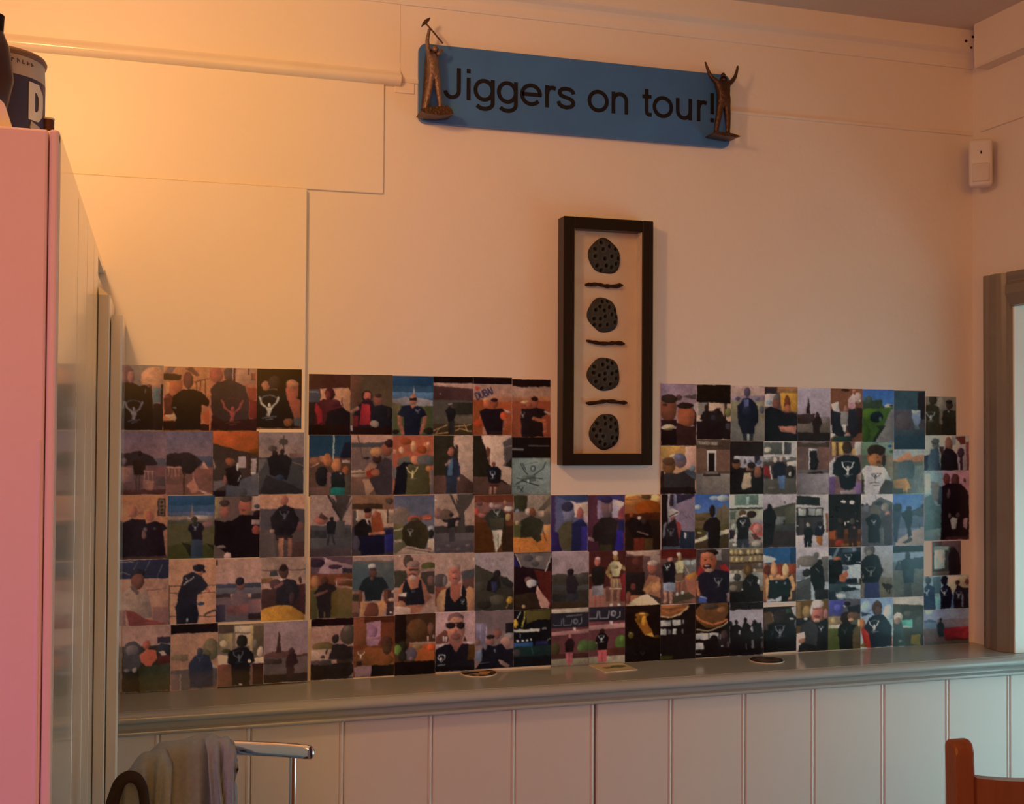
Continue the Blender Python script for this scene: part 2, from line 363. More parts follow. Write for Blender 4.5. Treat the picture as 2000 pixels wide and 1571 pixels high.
# ------------------------------------------------------------------ things on the cabinet
tc = onY(-16, 170, -1.10); TR = .0655
tub = empty('labelled_tub', (tc[0], tc[1], CZ)); tag(tub, 'round tub with pale and dark blue label on top of the tall cabinet', 'tub')
zt = onY(30, 92, -1.10-TR*.8)[2]
tub_m1 = mat('tub_pale_label', (.52, .46, .43), .4, var=.12, vscale=30); tub_m2 = mat('tub_blue_label', (.05, .05, .12), .4, var=.2)
def ring(z0, z1, r0, r1, a0=0, a1=2*math.pi, n=40, th=.0008):
    v, f = [], []
    for j in range(n+1):
        q = a0+(a1-a0)*j/n
        for rr, zz in ((r0, z0), (r1, z1), (r1-th, z1), (r0-th, z0)): v.append((tc[0]+rr*math.cos(q), tc[1]+rr*math.sin(q), zz))
        if j: f += [((j-1)*4+k, j*4+k, j*4+(k+1) % 4, (j-1)*4+(k+1) % 4) for k in range(4)]
    return v, f
zm = onY(60, 150, -1.10-TR*.7)[2]
obj('tub_body', *lathe([(0, CZ+.001), (TR-.002, CZ+.001), (TR-.002, zt-.012), (TR-.004, zt-.002), (0, zt-.002)], 40, tc[0], tc[1]), M['plastic'], tub, True)
obj('pale_label', *ring(zm, zt-.008, TR, TR-.001), tub_m1, tub, True)
obj('blue_label', *ring(CZ+.004, zm, TR, TR), tub_m2, tub, True)
obj('lid_rim', *lathe([(TR-.004, zt-.009), (TR+.001, zt-.009), (TR+.002, zt-.005), (TR, zt-.001), (TR-.005, zt)], 40, tc[0], tc[1]), mat('lid_rim', (.2, .12, .09), .4), tub, True)
def on_tub(s, z, d):
    q = -math.pi/2+s/TR; return (tc[0]+(TR+d)*math.cos(q), tc[1]+(TR+d)*math.sin(q), z)
# the D on the label and a band under it
sD = math.asin(max(-1, min(1, (onY(62, 200, -1.15)[0]-tc[0])/TR)))*TR
zD0 = onY(66, 229, -1.13)[2]; hD = onY(66, 174, -1.13)[2]-zD0
for pl in GLY['D'][1]:
    v, f = ribbon([(a*hD*1.15, b*hD/.7) for a, b in pl], .012, lambda a, b, d: on_tub(sD-.006+a*.9, zD0+b, d), .0002, .0010)
    obj('letter', v, f, M['paper'], tub)
obj('label_swoosh', *ribbon([(-.004, 0), (.012, -.004), (.03, -.014)], .009, lambda a, b, d: on_tub(sD+a, zD0-.012+b, d), .0002, .0009), tub_m1, tub)
rs = random.Random(5)
V, F = [], []
for k in range(17):
    s = -.055+k*.0072; hgt = .0048+rs.random()*.001
    for pl in ([(0, 0), (0, hgt)], [(0, hgt*rs.random()), (.003, hgt*rs.random())]):
        v, f = ribbon([(s+a, zt-.020+b) for a, b in pl], .0011, on_tub, .0002, .0006); n = len(V); V += v; F += [tuple(i+n for i in q) for q in f]
tag(obj('small_print', V, F, tub_m2, tub), kind='stuff')
# leaning dark bottle, white folded card and little brown pot
bt = empty('dark_bottle', (onY(-26, 160, -1.2)[0], -1.2, CZ)); tag(bt, 'dark bottle leaning beside the labelled tub on the cabinet', 'bottle')
P = [onY(-34, 262, -1.2), onY(-32, 200, -1.2), onY(-20, 150, -1.2), onY(-17, 90, -1.2), onY(-16, 60, -1.2)]
P[0][2] = CZ
obj('bottle_body', *tube(P, [.012, .028, .028, .021, .013], 20), mat('dark_bottle', (.045, .022, .02), .3), bt, True)
obj('bottle_cap', *tube([P[-1], P[-1]+np.array([.001, 0, .02])], [.0135, .0135], 16), M['black_letter'], bt, True)
cardm = mat('white_card', (.75, .66, .6), .6)
a, b, c = onY(-30, 200, -1.235), onY(3, 199, -1.235), onY(30, 262, -1.235)
cz = CZ+.0005
v, f = extrude_y([(a[0], cz), (c[0], cz), (b[0]+.004, b[2]-.004), (b[0], b[2]), (a[0]-.01, b[2]-.012)], -1.245, -1.225)
tag(obj('folded_card', v, f, cardm), 'white wedge shaped card in front of the tub on the cabinet', 'card')
pc = onY(94, 240, -1.10)
pot = empty('brown_pot', (pc[0], -1.1, CZ)); tag(pot, 'tiny dark brown pot right beside the labelled tub on the cabinet', 'pot')
zp = onY(94, 228, -1.11)[2]
obj('pot_body', *lathe([(0, CZ+.0005), (.0075, CZ+.0005), (.0078, zp-.004), (.0068, zp-.001), (0, zp-.001)], 20, pc[0], -1.1), mat('brown_pot', (.1, .03, .02), .4), pot, True)
obj('pot_lid', *lathe([(0, zp-.002), (.0082, zp-.002), (.0082, zp), (0, zp)], 20, pc[0], -1.1), cardm, pot, True)

# ------------------------------------------------------------------ blue sign
ya = -.016
TL, BR = onY(819, 84, ya), onY(1425, 289, ya)
sg = empty('blue_sign', ((TL[0]+BR[0])/2, -.008, BR[2])); tag(sg, 'long blue board sign with black lettering high on the wall', 'sign')
x0, x1, z0, z1 = TL[0], BR[0], BR[2], TL[2]; r = .017
pr = []
for cx, cz_, q in ((x1-r, z1-r, 0), (x0+r, z1-r, 90), (x0+r, z0+r, 180), (x1-r, z0+r, 270)):
    pr += [(cx+r*math.cos(R(q+t)), cz_+r*math.sin(R(q+t))) for t in (0, 22, 45, 68, 90)]
o = obj('sign_board', *extrude_y(pr, ya, -.002), M['blue'], sg)
bl = onY(915, 192.5, ya); br = onY(1358, 239.5, ya)
zb = (bl[2]+br[2])/2
xa, xb = onY(867, 160, ya)[0], onY(1392, 210, ya)[0]
txt = 'Jiggers on tour!'; total = sum(GLY[c][0] for c in txt)-.06-.09
em = (xb-xa)/total; cx = xa-.03*em
for ch in txt:
    adv, pls = GLY[ch]
    if pls:
        v, f = join(*[ribbon(pl, .092, lambda a, b, d: (cx+a*em, ya-d, zb+b*em), .0, .0009+.0002*k_) for k_, pl in enumerate(pls)])
        obj('letter', v, f, M['black_letter'], sg)
    cx += adv*em

# ------------------------------------------------------------------ bronze figures on the sign
def st1(x, y, d=0.): return onY(780+x/6.83, 20+y/6.83, -.045+d)
f1 = empty('pickaxe_figure', tuple(st1(465, 1400))); tag(f1, 'bronze miner figurine swinging a pickaxe, left end of the blue sign', 'figurine')
sk = [st1(462, 850), st1(452, 740), st1(440, 640), st1(445, 575), st1(470, 540, -.004), st1(478, 500, -.006),   # pelvis..head
      st1(398, 590), st1(378, 500), st1(372, 400), st1(392, 300), st1(402, 245),                                # raised arm
      st1(500, 600, -.006), st1(540, 570, -.012), st1(575, 515, -.010),                                         # other arm
      st1(430, 900), st1(395, 1080), st1(362, 1240), st1(345, 1330), st1(388, 1345, -.012),                     # left leg
      st1(497, 900), st1(520, 1060, -.004), st1(540, 1220), st1(548, 1320), st1(585, 1345, -.012)]
ed = [(0, 1), (1, 2), (2, 3), (3, 4), (4, 5), (2, 6), (6, 7), (7, 8), (8, 9), (9, 10), (2, 11), (11, 12), (12, 13), (0, 14), (14, 15), (15, 16), (16, 17), (17, 18), (0, 19), (19, 20), (20, 21), (21, 22), (22, 23)]
rd = [.0145, .0145, .0155, .008, .009, .0085, .0075, .0062, .0052, .0042, .004, .0062, .0052, .0045, .0105, .0085, .007, .0056, .005, .0105, .0085, .007, .0056, .005]
skin('body', sk, ed, rd, M['bronze_light'], f1)
hd = obj('head', *tube([st1(470, 555, -.004), st1(474, 530, -.005), st1(478, 505, -.006), st1(480, 480, -.006)], [.006, .0085, .0088, .005], 12), M['bronze_light'], f1, True)
pa = obj('pickaxe_shaft', *tube([st1(345, 165, -.004), st1(470, 310, -.004), st1(582, 445, -.004)], .0022, 8), M['bronze'], f1)
obj('pickaxe_head', *tube([st1(293, 222, -.004), st1(325, 180, -.004), st1(355, 150, -.004), st1(385, 125, -.004), st1(412, 98, -.004)], [.0008, .0035, .005, .0038, .0008], 8), M['bronze'], pa)
zb0 = st1(460, 1430)[2]
def rock(name, pts, yd0, yd1, m, par):
    rr = random.Random(3); V, F = [], []; n = len(pts)
    for yy in (yd0, (yd0+yd1)/2, yd1): V += [(p[0]+rr.uniform(-.001, .001), yy, p[2]+rr.uniform(-.001, .001)) for p in pts]
    for k in range(2): F += [(k*n+i, k*n+(i+1) % n, (k+1)*n+(i+1) % n, (k+1)*n+i) for i in range(n)]
    F += [tuple(range(n)), tuple(range(2*n, 3*n))]
    return obj(name, V, F, m, par)
rock('base', [st1(x, y) for x, y in ((250, 1385), (300, 1345), (400, 1335), (500, 1330), (600, 1310), (660, 1370), (680, 1425), (500, 1440), (330, 1425))], -.075, -.018, M['bronze'], f1)
# dark tube added to stand for the shaded left side of the miner
obj('shaded_side', *tube([st1(385, 560, .016), st1(395, 700, .016), st1(385, 900, .016), st1(365, 1100, .016), st1(330, 1330, .016)], [.006, .011, .011, .010, .008], 10), M['bronze'], f1, True)
def st2(x, y, d=0.): return onY(1360+x/8.27, 100+y/8.27, -.045+d)
f2 = empty('arms_raised_figure', tuple(st2(430, 1400))); tag(f2, 'bronze man figurine with both arms raised, right end of the blue sign', 'figurine')
sk = [st2(440, 800), st2(440, 690), st2(435, 570), st2(435, 470), st2(436, 420), st2(436, 375),
      st2(330, 500), st2(255, 430), st2(205, 350), st2(170, 255), st2(143, 168),
      st2(515, 520), st2(570, 500), st2(630, 410), st2(655, 320), st2(672, 232),
      st2(390, 880), st2(360, 1060), st2(330, 1220), st2(318, 1310), st2(285, 1335, -.010),
      st2(490, 880), st2(505, 1060), st2(510, 1220), st2(508, 1320), st2(540, 1350, -.010)]
ed = [(0, 1), (1, 2), (2, 3), (3, 4), (4, 5), (2, 6), (6, 7), (7, 8), (8, 9), (9, 10), (2, 11), (11, 12), (12, 13), (13, 14), (14, 15), (0, 16), (16, 17), (17, 18), (18, 19), (19, 20), (0, 21), (21, 22), (22, 23), (23, 24), (24, 25)]
rd = [.0160, .0158, .0172, .007, .0062, .0055, .008, .0062, .0048, .0036, .0022, .008, .0066, .0052, .004, .003, .0108, .0088, .0072, .0058, .005, .0108, .0088, .0072, .0058, .005]
skin('body', sk, ed, rd, M['bronze'], f2)
obj('hair', *tube([st2(430, 350, .003), st2(434, 385, .004), st2(436, 425, .005)], [.003, .0065, .005], 10), M['dark_fabric'], f2, True)
rock('base', [st2(x, y) for x, y in ((212, 1345), (260, 1322), (400, 1345), (520, 1365), (620, 1390), (642, 1412), (560, 1425), (400, 1400), (240, 1372))], -.068, -.018, M['bronze'], f2)

# ------------------------------------------------------------------ shadow box frame with lotus pods
YF = -.046
a = onY(1101.5, 421.5, YF); b = onY(1275, 909, YF)
FX0, FX1, FZ0, FZ1 = a[0], b[0], b[2], a[2]
fr = empty('shadow_box_frame', ((FX0+FX1)/2, YF/2, FZ0)); tag(fr, 'tall black shadow box frame holding four dried lotus pods and cinnamon sticks', 'frame')
bw = .029
bevbox('frame_bar', FX0, FX0+bw, YF, -.002, FZ0, FZ1, M['frame'], fr, .0015, 1)
bevbox('frame_bar', FX1-bw, FX1, YF, -.002, FZ0, FZ1, M['frame'], fr, .0015, 1)
bevbox('frame_bar', FX0+bw, FX1-bw, YF, -.002, FZ0, FZ0+bw, M['frame'], fr, .0015, 1)
bevbox('frame_bar', FX0+bw, FX1-bw, YF, -.002, FZ1-bw, FZ1, M['frame'], fr, .0015, 1)
obj('linen_backing', *bxv(FX0+bw, FX1-bw, -.012, -.003, FZ0+bw, FZ1-bw), M['linen'], fr)
for s in (FX0+bw, FX1-bw-.003): obj('inner_lining', *bxv(s, s+.003, -.040, -.012, FZ0+bw, FZ1-bw), M['linen'], fr)
obj('glass_pane', *bxv(FX0+bw, FX1-bw, -.0425, -.041, FZ0+bw, FZ1-bw), M['glass'], fr)
def pod(px, py, rx, rz, seed):
    c = onY(px, py, -.026); rr = random.Random(seed); n = 46
    ph = [rr.uniform(0, 6.28) for _ in range(4)]
    holes = []
    for i in range(400):
        q, t = rr.uniform(0, 6.28), math.sqrt(rr.random())*.84
        p = (t*math.cos(q), t*math.sin(q))
        if all((p[0]-h[0])**2+(p[1]-h[1])**2 > .33**2 for h in holes): holes.append(p)
    V, C, idx = [], [], {}
    for i in range(n+1):
        for j in range(n+1):
            x, y = (i/n*2-1)*1.12, (j/n*2-1)*1.12; d = math.hypot(x, y); q = math.atan2(y, x)
            e = 1+.05*math.sin(2*q+ph[0])+.035*math.sin(3*q+ph[1])+.03*math.sin(5*q+ph[2])
            if d > e: x, y, d = x*e/d, y*e/d, e
            k = d/e
            h = .010*(1-k**6)+.003*(1-k*k)
            m_ = min(math.hypot(x-a_[0], y-a_[1]) for a_ in holes)
            hole = max(0, 1-(m_/.125)**2); rim = math.exp(-((m_-.15)/.04)**2)
            h += -.006*min(1, hole*1.6)+.0012*rim
            base = np.array([.050, .055, .055])*(1+.6*rim)*(1-.85*min(1, hole*1.8))
            V.append((c[0]+x*rx, -.013-max(0, h), c[2]+y*rz)); C.append((*np.clip(base, .004, 1), 1))
    F = [(i*(n+1)+j, (i+1)*(n+1)+j, (i+1)*(n+1)+j+1, i*(n+1)+j+1) for i in range(n) for j in range(n)]
    o = obj('lotus_pod', V, F, M['pod'], fr, True)
    at = o.data.color_attributes.new('print', 'FLOAT_COLOR', 'POINT'); at.data.foreach_set('color', np.array(C, np.float32).ravel())
sc = 1/(FPX/3.0)
for i, (px, py, rx, rz) in enumerate(((1184, 500, 32.5, 35), (1181, 615, 31, 34), (1183, 731, 32, 34), (1185, 844, 30, 36))): pod(px, py, rx*sc*1.0, rz*sc*.99, 11+i)
for i, (p, q, dy) in enumerate((((1143, 557), (1217, 558), 2), ((1145, 667), (1220, 673), 0), ((1144, 786), (1225, 785), -1))):
    rr = random.Random(40+i); P, Q = onY(*p, -.02), onY(*q, -.02)
    pts = [P+(Q-P)*t+np.array([0, 0, .0022*math.sin(t*7+i*2)+rr.uniform(-.0006, .0006)]) for t in np.linspace(0, 1, 13)]
    obj('cinnamon_stick', *tube(pts, [.0045+rr.uniform(-.0010, .0014)-(.002 if k in (0, 12) else 0) for k in range(13)], 9), M['stick'], fr, True)

# ------------------------------------------------------------------ alarm sensor in the corner
pc = onX(1916, 318, XR-.042)
SX, SY = XR-.042, -.086
ps = empty('motion_sensor', (SX, SY, pc[2]-.065), 0); tag(ps, 'white plastic motion sensor mounted in the upper room corner', 'sensor')
ct, sn = math.cos(R(-38)), math.sin(R(-38))
def rotbox(name, w, d, z0, z1, m, par, off=0., bev=.008, cx_=XR-.042, cy_=-.086, seg=3, shift=0.):
    o = bevbox(name, -w/2+shift, w/2+shift, -d/2+off, d/2+off, z0, z1, m, None, bev, seg)
    o.parent = par; bm = bmesh.new(); bm.from_mesh(o.data)
    loc = o.location.copy(); o.location = (0, 0, 0)
    for v in bm.verts:
        p = v.co+loc; v.co = Vector((p.x*ct-p.y*sn+cx_, p.x*sn+p.y*ct+cy_, p.z))-Vector(par.location)
    bm.to_mesh(o.data); bm.free()
    o.data.polygons.foreach_set('use_smooth', [True]*len(o.data.polygons)); o.data.set_sharp_from_angle(angle=R(40))
    return o
zt_, zb_ = onX(1916, 270, XR-.055)[2], onX(1916, 363, XR-.055)[2]
rotbox('housing', .060, .040, zb_, zt_, M['plastic'], ps, 0, .010)
rotbox('lens', .044, .008, zb_+.012, zb_+.062, mat('sensor_lens', (.66, .64, .6), .5), ps, -.0215, .003)
rotbox('indicator', .0035, .003, zt_-.042, zt_-.034, M['dark_gap'], ps, -.0205, .0005, seg=1, shift=.001)
rotbox('bracket', .030, .034, zb_+.02, zt_-.02, M['plastic'], ps, .026, .003)

# ------------------------------------------------------------------ coasters on the ledge
def disc_coaster(px, py, rad, label, paint):
    c = onZ(px, py, ZS+.002); t = empty('coaster', (c[0], c[1], ZS)); tag(t, label, 'coaster')
    obj('board', *lathe([(0, ZS+.0003), (rad, ZS+.0003), (rad, ZS+.0020), (0, ZS+.0020)], 36, c[0], c[1]), M['paper'], t)
    n = 30; V, C = [], []
    for i in range(n+1):
        for j in range(37):
            q = j/36*2*math.pi; r_ = rad*.985*i/n
            V.append((c[0]+r_*math.cos(q), c[1]+r_*math.sin(q), ZS+.0023)); C.append((*lin(paint(r_/rad*math.cos(q), r_/rad*math.sin(q))), 1))
    F = [(i*37+j, (i+1)*37+j, (i+1)*37+j+1, i*37+j+1) for i in range(n) for j in range(36)]
    o = obj('printed_face', V, F, M['mat_print'], t)
    o.data.color_attributes.new('print', 'FLOAT_COLOR', 'POINT').data.foreach_set('color', np.array(C, np.float32).ravel())
def paint_a(u, v):
    d = math.hypot(u, v); q = math.atan2(v, u)
    if d > .93: return (.62, .56, .42)
    if d > .62 and math.sin(9*q) > .35: return (.66, .58, .42)
    if d > .62: return (.07, .06, .05)
    if u > .0 and v < .1: return (.78, .6, .34)
    if abs(v) < .2: return (.1, .08, .06)
    return (.6, .53, .4)
def paint_b(u, v):
    d = math.hypot(u, v)
    if d > .94: return (.6, .6, .56)
    if d > .78: return (.09, .08, .07)
    if math.sin(5*u+3*v)*math.cos(4*v-u) > .35: return (.12, .1, .09)
    return (.36, .31, .28)
disc_coaster(935, 1314, .045, 'round black and yellow beer mat lying on the ledge', paint_a)
disc_coaster(1497, 1289, .045, 'round dark brown beer mat lying on the ledge', paint_b)
q4 = [onZ(x, y, ZS+.002) for x, y in ((1155, 1300), (1213, 1296.5), (1241, 1306), (1180, 1312))]
c = np.mean(q4, 0); sq = empty('coaster', (c[0], c[1], ZS)); tag(sq, 'square cream and green coaster lying askew on the ledge', 'coaster')
ex = (q4[1]-q4[0]+q4[2]-q4[3])/2; ex[2] = 0; ex = ex/np.linalg.norm(ex)*.045; ey = np.array([-ex[1], ex[0], 0])
def sqp(u, v, z): p = c+ex*u+ey*v; return (p[0], p[1], z)
bv = [sqp(u, v, z) for z in (ZS+.0003, ZS+.0022) for u, v in ((-1, -1), (1, -1), (1, 1), (-1, 1))]
obj('board', bv, [(0, 1, 2, 3), (4, 5, 6, 7), (0, 1, 5, 4), (1, 2, 6, 5), (2, 3, 7, 6), (3, 0, 4, 7)], M['paper'], sq)
n = 30; V = [sqp(i/n*1.96-.98, j/n*1.96-.98, ZS+.0025) for i in range(n+1) for j in range(n+1)]; C = []
for i in range(n+1):
    for j in range(n+1):
        u, v = i/n*2-1, j/n*2-1; col = (.8, .77, .6)
        if (u-.35)**2+(v-.05)**2*2 < .22: col = (.33, .4, .16)
        elif (u+.35)**2+(v+.1)**2*3 < .12: col = (.42, .33, .2)
        elif abs(v) > .8: col = (.72, .7, .5)
        C.append((*lin(col), 1))
o = obj('printed_face', V, [(i*(n+1)+j, (i+1)*(n+1)+j, (i+1)*(n+1)+j+1, i*(n+1)+j+1) for i in range(n) for j in range(n)], M['mat_print'], sq)
o.data.color_attributes.new('print', 'FLOAT_COLOR', 'POINT').data.foreach_set('color', np.array(C, np.float32).ravel())

# ------------------------------------------------------------------ chrome chair with a grey hoodie
YC = -.78
pr_ = [onY(p[0], p[1], YC+d) for p, d in (((236, 1532), .085), ((252, 1500), .06), ((300, 1472), .03), ((380, 1462), .005), ((470, 1461), 0), ((540, 1463), .012), ((596, 1469), .035), ((606, 1471), .042))]
base = (np.array(pr_[1])+np.array(pr_[-2]))/2
chx0, chx1 = onY(232, 1500, YC)[0], onY(566, 1500, YC)[0]
ch = empty('chrome_chair', (float(base[0]), YC-.2, 0)); tag(ch, 'chrome tube chair with curved back rail, hoodie draped over it', 'chair')
zr_ = pr_[4][2]
# level rail, bowed, its right end turned towards the room
ctl = [onZ(a_, b_, zr_) for a_, b_ in ((322, 1463), (350, 1460.5), (400, 1460), (470, 1461.5), (540, 1464.5), (580, 1467.5), (607, 1470.5))]
rail = []
for t in np.linspace(0, 6, 25):
    k = min(5, int(t)); f_ = t-k; rail.append(tuple(ctl[k]*(1-f_)+ctl[k+1]*f_))
obj('back_rail', *tube(rail, [.0105]+[.0118]*23+[.0105], 18, True, 1.0), M['chrome'], ch, True)
for e in (rail[0], rail[-1]):
    s = 1 if e is rail[-1] else -1
    obj('rail_cap', *tube([(e[0], e[1], e[2]), (e[0]+s*.003, e[1], e[2]), (e[0]+s*.006, e[1], e[2])], [.0108, .0095, .004], 14), M['chrome'], ch, True)
for px in (566, 340):
    xx = onY(px, 1520, YC)[0]
    yy = float(np.interp(xx, [p[0] for p in rail], [p[1] for p in rail]))
    obj('back_post', *tube([(xx, yy, zr_-.006), (xx, yy, .72), (xx, yy-.01, .47), (xx, yy+.02, .01)], .0062, 14), M['chrome'], ch, True)
for px in (566, 340):
    xx = onY(px, 1520, YC)[0]
    obj('front_leg', *tube([(xx, YC-.36, .45), (xx, YC-.38, .01)], .010, 14), M['chrome'], ch, True)
xm = (onY(566, 1520, YC)[0]+onY(340, 1520, YC)[0])/2
bevbox('seat', xm-.19, xm+.19, YC-.42, YC-.035, .45, .50, M['dark_fabric'], ch, .02, 3)

# hoodie: drape over the rail, thick folds
hood = empty('grey_hoodie', (xm-.06, YC, .5)); tag(hood, 'grey fleece hoodie draped over the chrome chair back', 'hoodie')
def drape(name, xs_, tops, ybias, hang_f, hang_b, fold, seed, thick, m, par, nu=60, nv=44):
    """xs_/tops: outline of the top as (x, z) control pts; v runs front hem -> over the top -> back hem"""
    V, F = [], []; rr = random.Random(seed); ph = [rr.uniform(0, 6.28) for _ in range(6)]
    for i in range(nu+1):
        t = i/nu; x = np.interp(t, np.linspace(0, 1, len(xs_)), xs_); zt2 = np.interp(t, np.linspace(0, 1, len(tops)), tops)
        for j in range(nv+1):
            s = j/nv*2-1           # -1 front hem, 1 back hem
            q = max(-1, min(1, s/.28))*math.pi/2
            y = YC+ybias+math.sin(q)*thick; z = zt2-(1-math.cos(q))*thick
            if abs(s) > .28: z -= (abs(s)-.28)/.72*(hang_f if s < 0 else hang_b)
            ext = max(0, abs(s)-.1)
            w_ = fold*ext*(math.sin(t*11+ph[0]+s*1.6)+.6*math.sin(t*23+ph[1]-s*2.2)+.35*math.sin(t*41+ph[2]+3*s))
            y += w_*(1 if s < 0 else -1)-(.018*ext if s < 0 else -.018*ext)
            xx = x+.012*ext*math.sin(t*9+ph[3])+(.05*(.5-t)*ext)
            V.append((xx, y, z+.003*math.sin(t*17+ph[4])))
    F = [(i*(nv+1)+j, (i+1)*(nv+1)+j, (i+1)*(nv+1)+j+1, i*(nv+1)+j+1) for i in range(nu) for j in range(nv)]
    o = obj(name, V, F, m, par, True)
    md = o.modifiers.new('thick', 'SOLIDIFY'); md.thickness = .006
    return o
def top_pts(lst, yb): return [onY(p[0], p[1], YC+yb) for p in lst]
tp = top_pts([(262, 1500), (285, 1478), (312, 1456), (340, 1446), (372, 1441), (410, 1439), (436, 1440), (452, 1446), (461, 1458)], -.005)
drape('body', [p[0] for p in tp], [p[2] for p in tp], 0, .30, .34, .030, 3, .019, M['fleece'], hood)
tp = top_pts([(232, 1530), (244, 1512), (262, 1492), (284, 1474), (308, 1464), (326, 1470), (338, 1490)], -.045)
drape('sleeve', [p[0] for p in tp], [p[2] for p in tp], -.034, .26, .12, .020, 8, .017, M['fleece'], hood, 40, 36)
tp = top_pts([(400, 1442), (415, 1440), (432, 1441), (448, 1447), (459, 1460), (463, 1478)], -.04)
drape('hood', [p[0] for p in tp], [p[2] for p in tp], -.028, .22, .1, .020, 5, .016, M['fleece'], hood, 36, 34)
# dark bag strap hanging on the left end of the rail
P = [onY(x, y, YC-.08) for x, y in ((212, 1600), (222, 1560), (233, 1528), (250, 1516), (268, 1520), (280, 1540), (284, 1590))]
P = [np.array([np.interp(t, range(7), [p[k] for p in P]) for k in range(3)]) for t in np.linspace(0, 6, 37)]
for _ in range(6): P = [P[0]]+[(P[i-1]+2*P[i]+P[i+1])/4 for i in range(1, 36)]+[P[-1]]
tag(obj('bag_strap', *tube([tuple(p) for p in P], [.017-.005*i/36 for i in range(37)], 12, True, .6), M['dark_fabric'], None, True), 'dark fabric bag strap hung over the left end of the chair rail', 'strap')

# ------------------------------------------------------------------ wooden chair at the right
YD = -1.25
a = onY(1884, 1458, YD); b = onY(1936, 1458, YD); zt2 = a[2]
wc = empty('wooden_chair', (float(a[0])+.2, YD-.15, 0), 0); tag(wc, 'reddish brown wooden chair, rounded back post showing before the dado', 'chair')
wx0 = a[0]; sw_ = .036
def stile(x):
    dpt = .030; lean = .02
    prof = []
    for yy, zz in ((0, 0), (-.0, .44), (lean, zt2-.02), (lean+.004, zt2-.006), (lean+.012, zt2), (lean+dpt-.006, zt2), (lean+dpt, zt2-.008), (dpt, .44), (dpt, 0)): prof.append((YD+yy, zz))
    v, f = extrude_x(prof, x, x+sw_)
    o = obj('back_post', v, f, M['wood'], wc)
    bm = bmesh.new(); bm.from_mesh(o.data); bmesh.ops.bevel(bm, geom=list(bm.edges), offset=.005, segments=2, affect='EDGES', profile=.5); bm.to_mesh(o.data); bm.free()
stile(wx0); stile(wx0+.40)
z_t = onY(1945, 1514, YD+.02)[2]
pr = []
for t in np.linspace(0, 1, 17): pr.append((wx0+sw_-.002+t*.367, z_t+.0-.018*(1-abs(2*t-1)**2)*(1 if t < 2 else 0)))
bot = [(x, z_t-.085) for x, z in pr][::-1]
obj('top_rail', *extrude_y(pr+bot, YD+.014, YD+.036), M['wood'], wc)
obj('mid_rail', *bxv(wx0+sw_, wx0+.40, YD+.006, YD+.024, .60, .65), M['wood'], wc)
bevbox('seat', wx0-.01, wx0+.446, YD-.40, YD+.02, .43, .46, M['wood'], wc, .008, 2)
for x in (wx0, wx0+.40): bevbox('front_leg', x, x+.036, YD-.39, YD-.355, 0, .43, M['wood'], wc, .004, 1)

# ------------------------------------------------------------------ the photo prints
# Each print: label | rectangle, then its picture as flat shapes. Coordinates are read off enlarged views of the
# photograph (origin x, origin y, enlargement), which all lie on the wall plane. Corner glints and window haze on the gloss are drawn in as shapes.
VIEW = {'A1': (220, 700, 5), 'A2': (220, 950, 5), 'A3': (220, 1150, 5), 'B1': (590, 720, 6.042), 'B2': (840, 720, 6.042), 'B3': (590, 960, 6.042), 'B4': (840, 950, 6.042),
        'B5': (590, 1180, 7.143), 'B6': (840, 1170, 7.143), 'C1': (1060, 940, 6.284), 'C2': (1060, 1160, 8), 'D1': (1280, 740, 6.546), 'D2': (1550, 740, 6.546),
        'D3': (1280, 950, 6.832), 'D4': (1540, 950, 6.832), 'D5': (1280, 1150, 7.143), 'D6': (1540, 1150, 5.405), 'E1': (1780, 750, 6.285), 'E2': (1780, 980, 5.069)}
